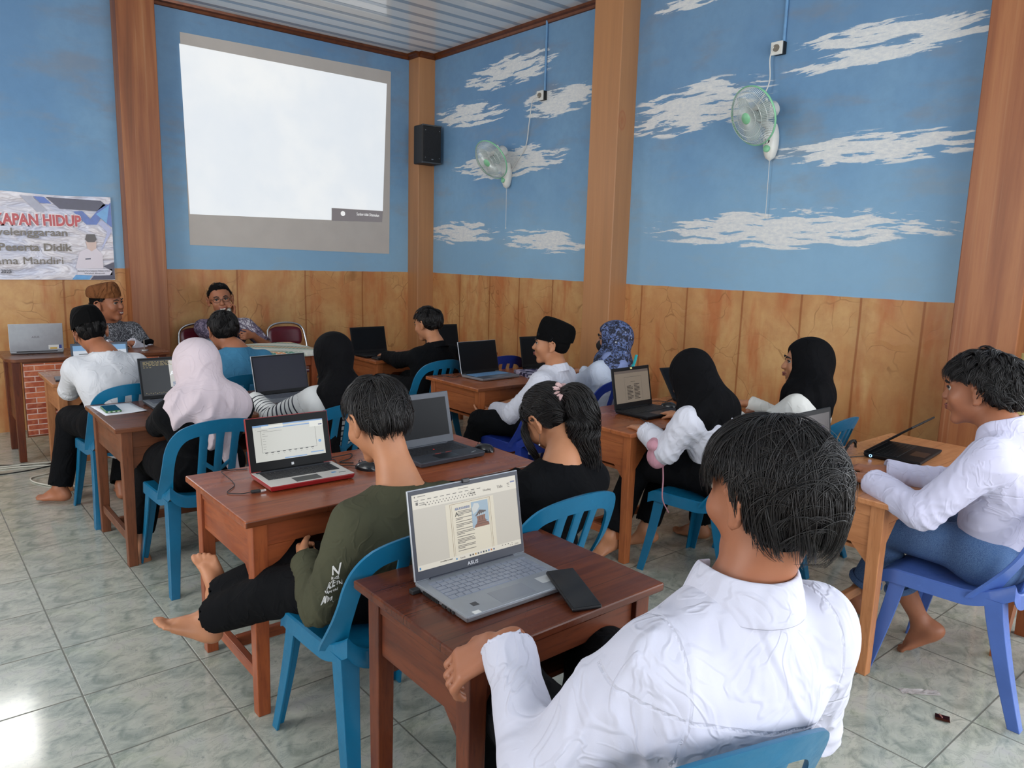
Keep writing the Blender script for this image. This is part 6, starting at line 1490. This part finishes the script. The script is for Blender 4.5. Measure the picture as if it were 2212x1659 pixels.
p = Person('person in a black headscarf and a white sweater with thin dark stripes', (1.36, -.76), (1.38, -.83, .835), (1.405, -.71, 1.0), .0, .05, .25, 0, .98, .155, .03, .008, 'tan')
p.arm(0, (1.10, -.37, .735), (-.75, .5, 0), t=(.3, 1, 0), pole=(-.5, -.5, -1), curl=(.2, .3, .2)).arm(1, (1.55, -.42, .735), (-.2, 1, 0)).legs()
p.body().shirt(stripe_mat(), 1.0, 1.05, .14, neckr=0, stripes=True, rs=(.066, .06, .052)).pants().hijab(M_scarf, .15, .62, True, seed=8, front=.3, back=.045, amp=.7, neckw=.070, side=((-.075, -.095, .0), (-.11, -.13, -.30), .055, .05))
# 5 olive t-shirt, barefoot, legs stretched out to the left
p = Person('barefoot person in an olive long-sleeved t-shirt and black trousers, legs crossed out to the left', (.70, -2.38), (.790, -2.43, .785), (.775, -2.29, 1.022), .0, -.10, .42, -.05, 1.04, .170, .035, .006, 'tan', 1.0)
p.neck = p.S+V(.005, .03, .035)
p.arm(0, (.560, -2.215, .570), (.15, .95, -.1), n=(1, 0, -.2), t=(0, .1, 1), pole=(-.45, -.35, -.9), curl=(1.2, 1.3, .8), l1=.26, l2=.235).arm(1, (.90, -2.12, .66), (-.5, .8, 0), pole=(1, -.4, -.6), curl=(.5, .6, .4))
p.legs((.50, -2.12, .445), (.345, -1.905, .315), (.60, -2.06, .49), (.395, -1.84, .355), (-.80, .40, .42), (-.42, .45, .95)); p.fu = [V(.35, .1, .95), V(-.75, -.25, .75)]
M_olive = cloth_mat('olive', rgb(72, 72, 56), .85, 700, .12)
p.body().shirt(M_olive, .97, 1.05, .12, neckr=.086, amp=1.2, rs=(.068, .060, .052)).pants(loose=.95, ends=(.93, .93), rk=(.105, .088, .062))
MBc = smooth_path([tuple(p.neck-p.O+V(.090*math.cos(a), .090*math.sin(a)+.008, -.012-.004*math.sin(a))) for a in np.linspace(0, 2*PI, 17)], 3)
MB().tube(MBc, .006, 6, cap=False, flat=1.6).build('neck_band', M_olive, p.e, smooth=60)
hair_short(p.e, p.O, p.Hc, p.HM, p.hs, 6000, .085, 6, 1.0, back=-.066, side=.028, ext=.035, mess=.16, thick=.0009, lift=.08, bulk=.6)
M_print = mat('print_shirt_white', rgb(206, 204, 200), .7)
fa = nz(p.wr[0]-p.el[0]); nn = nz(V(-.40, -.88, .25)); u_ = nz(np.cross(V(0, 0, 1), nn)*1.0+V(0, 0, .04)); v_ = np.cross(nn, u_)
base = V(.492, -2.515, .606)-p.O
PM = lambda dx, dz: Matrix(((u_[0], v_[0], nn[0], base[0]+u_[0]*dx+v_[0]*dz), (u_[1], v_[1], nn[1], base[1]+u_[1]*dx+v_[1]*dz), (u_[2], v_[2], nn[2], base[2]+u_[2]*dx+v_[2]*dz), (0, 0, 0, 1)))
for tx, sz, dx, dz in (('N', .042, .002, .036), ('ECCE', .015, -.004, .018), ('KEYN', .021, -.008, -.002), ('SAMTH', .013, -.014, -.018), ('MIKIR', .019, -.028, -.042)):
    so_ = text_obj('sleeve_lettering', tx, sz, M_print, p.e, PM(dx, dz), bold=.0005, ext=0)
    sw_ = so_.modifiers.new('wrap', 'SHRINKWRAP'); sw_.target = p.sp; sw_.offset = .0025; sw_.wrap_mode = 'OUTSIDE_SURFACE'
# 6 ponytail
p = Person('person in a black top with a long ponytail tied by a pink scrunchie', (1.30, -2.45), (1.40, -2.50, .785), (1.475, -2.36, .955), .05, .02, .75, -.15, 1.0, .155, .03, .007, 'tan')
p.arm(0, (1.16, -2.15, .67), (.2, .9, 0), pole=(-1, -.3, -.5)).arm(1, (1.50, -2.12, .66), (-.4, .8, 0)).legs()
p.body().shirt(M_black, 1.0, 1.0, .12, neckr=.066, rs=(.064, .056, .05)).pants()
hair_short(p.e, p.O, p.Hc, p.HM, p.hs, 5000, .11, 9, 1.0, back=-.085, side=-.005, whorl=(.0, .08), ext=.02, mess=.05, thick=.0009, front=.05)
c, M = p.Hc, p.HM; tb = c+M @ V(.01, -.112, .04)
sc = MB(); N1, N2 = 44, 12; vs = []; ax3 = nz(M @ V(0, -1, .1)); e1 = nz(np.cross(ax3, V(1, 0, 0))); e2 = np.cross(ax3, e1); rr = np.random.RandomState(3)
for i in range(N1):
    a = 2*PI*i/N1; rd = e1*math.cos(a)+e2*math.sin(a); w_ = .016+.006*math.sin(a*9)+.004*math.sin(a*17+1)
    for j in range(N2): b_ = 2*PI*j/N2; vs.append(tuple(tb-p.O+rd*(.028+w_*math.cos(b_))+ax3*(w_*math.sin(b_)*1.1+.005*math.sin(a*7))))
sc.add(vs, [(i*N2+j, i*N2+(j+1) % N2, ((i+1) % N1)*N2+(j+1) % N2, ((i+1) % N1)*N2+j) for i in range(N1) for j in range(N2)])
sc.build('scrunchie', mat('pink_satin', rgb(206, 170, 168), .4, 0, .15, 50), p.e, smooth=60)
def strands(par, O, path, n, r0, r1, seed, name='ponytail', w=.0012, wave=.006):
    rr = np.random.RandomState(seed); base = np.array([list(q) for q in smooth_path([tuple(x) for x in path], 6)]); m_ = len(base); T = np.gradient(base, axis=0); T /= np.linalg.norm(T, axis=1)[:, None]
    A = np.cross(T, V(0, 0, 1)+V(.3, .1, 0)); A /= np.linalg.norm(A, axis=1)[:, None]; Bv = np.cross(T, A); SV, SQ = [], []; o = 0
    q = np.linspace(0, 1, m_)[:, None]; rad = np.interp(q[:, 0], [0, .25, .6, 1], [r0*.45, r0, r1, r1*.55])[:, None]
    core = [base+(A*math.cos(a)+Bv*math.sin(a))*rad*.8*(1 if True else 1) for a in np.linspace(0, 2*PI, 13)[:-1]]; C = np.stack(core, 1).reshape(-1, 3)
    SV.append(C); SQ.append(np.array([(i*12+k, i*12+(k+1) % 12, (i+1)*12+(k+1) % 12, (i+1)*12+k) for i in range(m_-2) for k in range(12)])); o = len(C)
    for _ in range(n):
        a = rr.rand()*2*PI; f = .6+.45*rr.rand(); ph = rr.rand()*6; L = int(m_*(.7+.3*rr.rand())); dr = rr.randn()*.5
        ang = a+dr*q+.35*np.sin(q*7+ph); pw = base+(A*np.cos(ang)+Bv*np.sin(ang))*rad*f+wave*np.sin(q*14+ph)*A*q; pw = pw[:L]; t = T[:L]; s_ = np.cross(t, pw-base[:L]); s_ /= (np.linalg.norm(s_, axis=1)[:, None]+1e-9); b_ = np.cross(s_, t)
        wd = (w*(1-.7*np.linspace(0, 1, L)**3))[:, None]; ring = np.stack([pw+s_*wd*1.5, pw+b_*wd, pw-s_*wd*1.5], 1).reshape(-1, 3)
        SV.append(ring); SQ.append(np.array([(i*3+k, i*3+(k+1) % 3, (i+1)*3+(k+1) % 3, (i+1)*3+k) for i in range(L-1) for k in range(3)])+o); o += len(ring)
    return npmesh(name, np.concatenate(SV), np.concatenate(SQ), M_hair, par, O)
strands(p.e, p.O, [tb, tb+V(.02, -.05, .0), tb+V(.03, -.085, -.06), tb+V(.025, -.09, -.14), tb+V(.045, -.10, -.22), tb+V(.06, -.11, -.30)], 1100, .056, .062, 5, wave=.010)
strands(p.e, p.O, [c+M @ V(-.06, .06, .05), c+M @ V(-.088, .07, .0), c+M @ V(-.085, .085, -.07), c+M @ V(-.07, .10, -.13)], 120, .014, .016, 6, 'side_fringe')
MB().tube([tuple(c-p.O+M @ V(-.084, .0, -.034)), tuple(c-p.O+M @ V(-.084, .0, -.034)+V(0, 0, -.045))], .0018, 6).ell(tuple(c-p.O+M @ V(-.084, 0, -.034)+V(0, 0, -.048)), (.004, .004, .006), 6).build('earring', M_chrome, p.e, smooth=60)
# 7 nearest person, white shirt, back to us
p = Person('person nearest the camera in a white collared shirt, hand gripping the desk corner', (.64, -3.58), (.710, -3.690, .920), (.752, -3.700, 1.148), .30, .17, .12, .0, 1.03, .178, .045, .005, 'brown', 1.22, hnd=1.2)
p.neck = p.S+V(.02, .01, .045)
p.arm(0, (.515, -3.280, .766), (-.62, .48, -.42), n=(.45, .15, -.85), t=(.55, .75, .35), pole=(-.55, -.45, -.75), curl=(.50, .95, .55), l1=.29, l2=.265).arm(1, (.93, -3.42, .60), (-.4, 1, 0), pole=(.7, -.6, -1), l1=.29, l2=.265).legs((.66, -3.12, .52), (.62, -3.08, .09), (.94, -3.16, .52), (.94, -3.05, .09))
M_bright = cloth_mat('bright_white_shirt', rgb(196, 196, 210), .8, 900, .03, .2)
p.body().shirt(M_bright, .95, 1.0, .16, neckr=.066, amp=1.7, h=.0065, rs=(.068, .060, .050), flare=1.05, seams=True).collar(M_bright, .082, .058, .012, .012).cuffs(M_bright, .048, .06).pants(h=.01)
hair_short(p.e, p.O, p.Hc, p.HM, p.hs, 18000, .115, 11, 1.05, back=-.118, side=.030, ext=.026, mess=.15, thick=.0006, lift=.10, whorl=(.014, .0), nseg=12, front=.03, bulk=.75)
face_parts(p.e, p.O, p.Hc, p.HM, p.hs)
# 8 black shirt, far corner
p = Person('person in a black collared shirt with short wavy hair, far middle of the room', (2.72, .38), (2.83, .42, .83), (2.82, .52, 1.02), -.1, -.30, .22, 0, 1.0, .18, .03, .009, 'tan')
p.arm(0, (2.68, .92, .735), (.2, 1, 0)).arm(1, (2.95, .93, .735), (-.2, 1, 0)).legs()
p.body().shirt(M_black, 1.0, 1.05, .12, neckr=.066).collar(M_black).pants(loose=1.1)
hair_short(p.e, p.O, p.Hc, p.HM, p.hs, 3000, .06, 12, 1.04, back=-.055, side=.008, mess=.3, curl=.35, lift=.08); face_parts(p.e, p.O, p.Hc, p.HM, p.hs)
# 9 white shirt, tall velvet cap, turned to the front wall
p = Person('person in white shirt and tall black velvet cap, hands in lap', (2.74, -.90), (2.83, -.93, .83), (2.86, -.86, 1.005), -.35, -.75, .0, 0, 1.02, .175, .03, .008, 'tan')
p.arm(0, (2.60, -.62, .57), (-.5, .6, -.2), n=(0, 0, 1), curl=(.5, .5, .4), pole=(-.6, -.8, -.5)).arm(1, (2.78, -.60, .60), (-.8, .4, -.1)).legs((2.48, -.62, .50), (2.46, -.42, .09), (2.66, -.48, .50), (2.64, -.40, .09))
p.body().shirt(M_white, .97, 1.05, .14, neckr=.066, rs=(.066, .058, .05)).collar(M_white, .067, .038).pants()
hair_short(p.e, p.O, p.Hc, p.HM, p.hs, 300, .04, 13, 1.0, back=-.06); peci(p.e, p.O, p.Hc, p.HM, p.hs*1.04, .22, h=.12, z0=.030, back=-.010); face_parts(p.e, p.O, p.Hc, p.HM, p.hs)
# 10 floral headscarf, black mask
def floral():
    t = NT('floral_scarf'); o = t.obj(); v = t.vor(o, 60, 'F1', 'Distance'); n = t.noise(o, 42, 4.0, .7, 1.2); v2 = t.vor(o, 26, 'F1', 'Distance')
    c = t.mix(t.map(n, .50, .53), rgb(22, 26, 46), rgb(96, 112, 158)); c = t.mix(t.map(v, .16, .12, 0, .8), c, rgb(150, 160, 196)); c = t.mix(t.math('MULTIPLY', t.map(v2, .15, .11), t.map(t.noise(o, 6, 2.0), .5, .55)), c, rgb(214, 216, 222))
    t.fin(c, .7); return t.m
p = Person('person in a dark blue floral headscarf and black face mask', (3.24, -.88), (3.35, -.95, .85), (3.43, -.87, 1.015), -.15, -.85, .05, 0, .98, .16, .03, .008, 'tan')
p.arm(0, (3.30, -.50, .735), (.1, 1, 0)).arm(1, (3.52, -.5, .735), (-.1, 1, 0)).legs()
M_ice = cloth_mat('ice_white', rgb(206, 214, 230), .8, 600, .05)
p.body().shirt(M_ice, 1.0, 1.03, .14, neckr=0).pants().hijab(floral(), .24, .72, True, seed=12, front=.12, back=.05, amp=.8, neckw=.074)
B = Field(.006); B.ell(p.Hc+p.HM @ V(0, .070, -.038), V(.055, .048, .048), p.HM, .01); P_, Q_ = B.mesh(); npmesh('face_mask', P_, Q_, mat('mask_black', rgb(16, 16, 18), .7), p.e, p.O); face_parts(p.e, p.O, p.Hc, p.HM, p.hs)
B = Field(.008); B.cap(p.S+V(-.11, -.03, -.02), p.S+V(-.06, -.02, .045), .035, .055, .03).cap(p.S+V(-.14, -.06, -.05), p.S+V(-.02, -.09, .01), .03, .05, .03); P_, Q_ = B.mesh(); npmesh('scarf_lining', P_, Q_, cloth_mat('periwinkle_scarf', rgb(132, 146, 190), .75), p.e, p.O)
MB().tube(smooth_path([tuple(V(*q)-p.O) for q in ((3.45, -1.07, .93), (3.38, -1.10, .86), (3.27, -1.10, .79), (3.18, -1.05, .70))], 6), .010, 8, flat=.4).build('turquoise_strap', mat('turquoise', rgb(40, 160, 165), .5), p.e, smooth=60)
# 11 bending person, black headscarf, pink pouch on the forearm
p = Person('person in black headscarf and white shirt bending forward, pink pouch on the wrist', (2.74, -2.28), (2.62, -2.24, .85), (2.655, -2.11, .985), -.1, .15, .85, .2, 1.0, .165, .03, .008, 'tan')
p.arm(0, (2.47, -1.99, .715), (.3, .9, .0), pole=(-.15, -.6, -.35), l1=.19, l2=.19).arm(1, (2.86, -1.92, .735), (0, 1, 0)).legs((2.58, -1.88, .50), (2.42, -1.84, .12), (2.80, -1.90, .50), (2.68, -1.86, .11), (-.8, .4, -.4), (-.3, .9, -.3))
p.body().shirt(M_white, .96, 1.05, .12, neckr=0, rs=(.070, .062, .05), amp=1.3).pants(loose=1.1, ends=(.86, .86)).hijab(M_scarf, .16, .95, False, seed=15, front=.18, back=.07, amp=1.0, neckw=.09)
pw = thing('drawstring_pouch', 'small pink drawstring pouch hanging from the bending person\'s wrist', 'pouch', (2.425, -2.12, .655))
B = Field(.006); c0 = V(2.425, -2.12, .655); B.ell(c0+V(0, 0, -.035), V(.058, .050, .070), None, .02).cap(c0+V(-.04, 0, .02), c0+V(.02, .01, .03), .030, .036, .02); P_, Q_ = B.mesh(); N_ = vnormals(P_, Q_); P_ = P_+N_*(.007*wav(P_, 40, 5, 2))[:, None]
npmesh('pouch_body', P_, Q_, cloth_mat('dusty_pink', rgb(190, 140, 152), .8), pw, c0)
MB().tube(smooth_path([(0, -.03, -.06), (-.006, -.045, -.14), (-.008, -.05, -.24), (.02, -.07, -.31), (.06, -.10, -.20+-.02)][:4], 8), .0045, 6, flat=.5).build('drawstring', cloth_mat('dusty_pink2', rgb(180, 130, 142), .8), pw, smooth=60)
# 12 upright black headscarf
p = Person('person in long black headscarf and cream shirt sitting upright by the right wall', (3.28, -2.33), (3.36, -2.36, .855), (3.47, -2.27, 1.02), -.2, -.72, .02, 0, 1.05, .17, .03, .008, 'tan')
p.arm(0, (3.22, -1.95, .735), (.1, 1, 0)).arm(1, (3.5, -1.93, .735), (-.1, 1, 0)).legs()
p.body().shirt(cloth_mat('cream_shirt', rgb(222, 220, 214), .8, 600, .03), 1.0, 1.05, .12, neckr=0).pants().hijab(M_scarf, .24, .80, True, seed=18, front=.16, back=.07, amp=.9, neckw=.088, crown=1.05); face_parts(p.e, p.O, p.Hc, p.HM, p.hs)
# 13 boy in white shirt and jeans at the right
p = Person('person in a white shirt and rolled blue jeans typing at the light tan desk', (2.70, -3.50), (2.60, -3.53, .95), (2.655, -3.405, 1.115), -.03, -.10, .10, 0, 1.05, .180, .03, .006, 'brown', 1.08)
p.neck = p.S+V(.01, .03, .045)
p.arm(0, (2.455, -3.13, .745), (.0, 1, .0), n=(0, 0, -1), pole=(-.7, -.5, -.9), curl=(.3, .45, .4), l1=.285, l2=.26).arm(1, (2.62, -3.10, .745), (-.25, 1, 0), pole=(.7, -.4, -1), curl=(.3, .45, .4), l1=.285, l2=.26)
p.legs((2.60, -3.10, .515), (2.72, -3.28, .135), (2.84, -3.12, .515), (2.86, -2.95, .09), (-.2, .75, -.62)); p.fu = [V(0, .5, .85), None]
M_lav = cloth_mat('lavender_white', rgb(200, 198, 220), .8, 800, .03)
p.body().shirt(M_lav, .95, 1.0, .13, neckr=.066, amp=1.2, seams=True, rs=(.066, .058, .05), flare=1.04).collar(M_lav, .068, .042, .006).cuffs(M_lav, .046, .055).pants(M_denim, (.62, .80), .86)
hair_short(p.e, p.O, p.Hc, p.HM, p.hs, 8000, .07, 21, 1.06, back=-.062, side=.012, mess=.32, curl=.45, lift=.16, thick=.0009, ext=.02, nseg=9, front=.048, bulk=.6)
face_parts(p.e, p.O, p.Hc, p.HM, p.hs)
# rolled jeans hems
for i, e_ in ((0, .62), (1, .80)):
    a = p.kn[i]+(p.an[i]-p.kn[i])*e_; d = nz(p.an[i]-p.kn[i]); u = nz(np.cross(d, V(0, 1, 0))); v = np.cross(d, u)
    q = [tuple(a-p.O+(u*math.cos(t)+v*math.sin(t))*.063) for t in np.linspace(0, 2*PI, 25)]; MB().tube(q, .010, 8, cap=False, flat=1.5).build('rolled_hem', M_denim, p.e, smooth=60)
# teacher one: brown cap
def vest():
    t = NT('patterned_tunic'); o = t.obj(); n = t.vor(o, 95, 'F1', 'Distance'); k = t.noise(o, 80, 3.0, .7, 2.0); t.fin(t.mix(t.map(k, .52, .56), rgb(36, 38, 46), rgb(150, 152, 158)), .8); return t.m
p = Person('smiling person in brown cap and dark patterned tunic with white sleeves', (.98, 2.50), (.965, 2.43, .90), (.955, 2.37, 1.095), PI-.15, PI-.75, .0, .10, 1.12, .19, .03, .008, 'brown', 1.05)
p.arm(0, (1.08, 2.20, .785), (-.9, .1, 0), pole=(1, .5, -.8), t=(0, -1, .2)).arm(1, (.93, 2.19, .785), (.9, -.1, 0), pole=(-1, .5, -.8), t=(0, -1, .2)).legs((1.10, 2.32, .50), (1.10, 2.30, .09), (.86, 2.32, .50), (.86, 2.3, .09), (0, -1, 0), (0, -1, 0))
p.body().shirt(M_white, 1.0, 1.0, .10, neckr=.07).shirt(vest(), .30, 1.09, .10, name='tunic', neckr=.075, amp=.6).pants()
for i in (0, 1):
    q = p.sh[i]+(p.el[i]-p.sh[i])*.62; d = nz(p.el[i]-p.sh[i]); u = nz(np.cross(d, V(0, 1, 0))); v = np.cross(d, u)
    MB().tube([tuple(q-p.O+(u*math.cos(t)+v*math.sin(t))*.066) for t in np.linspace(0, 2*PI, 25)], .012, 8, cap=False, flat=1.8).build('black_sleeve_band', M_black, p.e, smooth=60)
hair_short(p.e, p.O, p.Hc, p.HM, p.hs, 300, .03, 31, 1.0, back=-.05, front=.06); peci(p.e, p.O, p.Hc, p.HM, p.hs*1.04, .12, cloth_mat('brown_knit', rgb(120, 76, 46), .9, 60, .35, .5), .085, 'knitted_cap', .052); face_parts(p.e, p.O, p.Hc, p.HM, p.hs, True)
# teacher two: glasses, batik shirt, microphone
def batik():
    t = NT('batik_shirt'); o = t.obj(); v = t.vor(o, 30, 'DISTANCE_TO_EDGE'); a = t.noise(o, 6, 3.0, .5, 1.0); k = t.noise(o, 50, 3.0, .6, 1.5)
    c = t.mix(t.map(a, .46, .50), rgb(52, 44, 66), rgb(96, 84, 104)); c = t.mix(t.map(k, .55, .60, 0, .6), c, rgb(150, 136, 156))
    c = t.mix(t.math('MULTIPLY', t.map(v, .05, .09), t.map(a, .54, .58)), c, rgb(206, 200, 206)); t.fin(c, .7); return t.m
p = Person('smiling person with glasses in purple batik shirt holding a microphone', (1.93, 2.62), (1.95, 2.54, .895), (1.90, 2.50, 1.105), PI, PI+.25, .02, .12, 1.17, .20, .03, .008, 'brown', 1.12)
p.arm(0, (2.10, 2.28, .80), (-.8, -.4, 0), pole=(1, .3, -.8), t=(0, -.2, 1), n=(0, 1, 0), curl=(.8, 1.0, .6)).arm(1, (1.965, 2.40, .965), (.15, .1, 1), pole=(-.6, -.2, -1), n=(-.6, -.5, 0), t=(.3, -.9, 0), curl=(1.1, 1.3, .8)).legs((2.10, 2.22, .50), (2.10, 2.2, .09), (1.80, 2.22, .50), (1.80, 2.2, .09), (0, -1, 0), (0, -1, 0))
p.body().shirt(batik(), .42, 1.03, .12, neckr=.070, amp=.8).collar(batik(), .066, .036).pants()
hair_short(p.e, p.O, p.Hc, p.HM, p.hs, 400, .035, 33, .99, back=-.045, front=.085, side=.012, mess=.08); face_parts(p.e, p.O, p.Hc, p.HM, p.hs, True)
M3 = Matrix([list(r) for r in p.HM]); LL = lambda x, y, z: Vector(p.Hc-p.O+p.HM @ (V(x, y, z)*p.hs)); g = MB()
for sx in (-1, 1):
    g.tube([LL(sx*.032+.025*math.cos(t), .106-.004*abs(math.cos(t)), .010+.017*math.sin(t)) for t in np.linspace(0, 2*PI, 21)], .0018, 6, cap=False)
    g.tube([LL(sx*.057, .102, .014), LL(sx*.078, .05, .014), LL(sx*.082, -.01, .010)], .0015, 6)
g.tube([LL(-.007, .106, .012), LL(.007, .106, .012)], .0015, 6); g.build('eyeglasses', mat('glasses_black', rgb(24, 22, 24), .3), p.e, smooth=60)
mc = thing('microphone', 'handheld microphone held below the chin of the person with glasses', 'microphone', (1.93, 2.37, 1.0))
MB().tube([(.015, .02, -.15), (0, 0, 0)], [.011, .016], 12).build('handle', M_blk, mc, smooth=60); MB().ell((-.003, -.004, .022), (.023, .023, .026), 10).build('grille_head', mat('mic_grille', rgb(160, 158, 150), .35, .8, .3, 200, .5), mc, smooth=60)
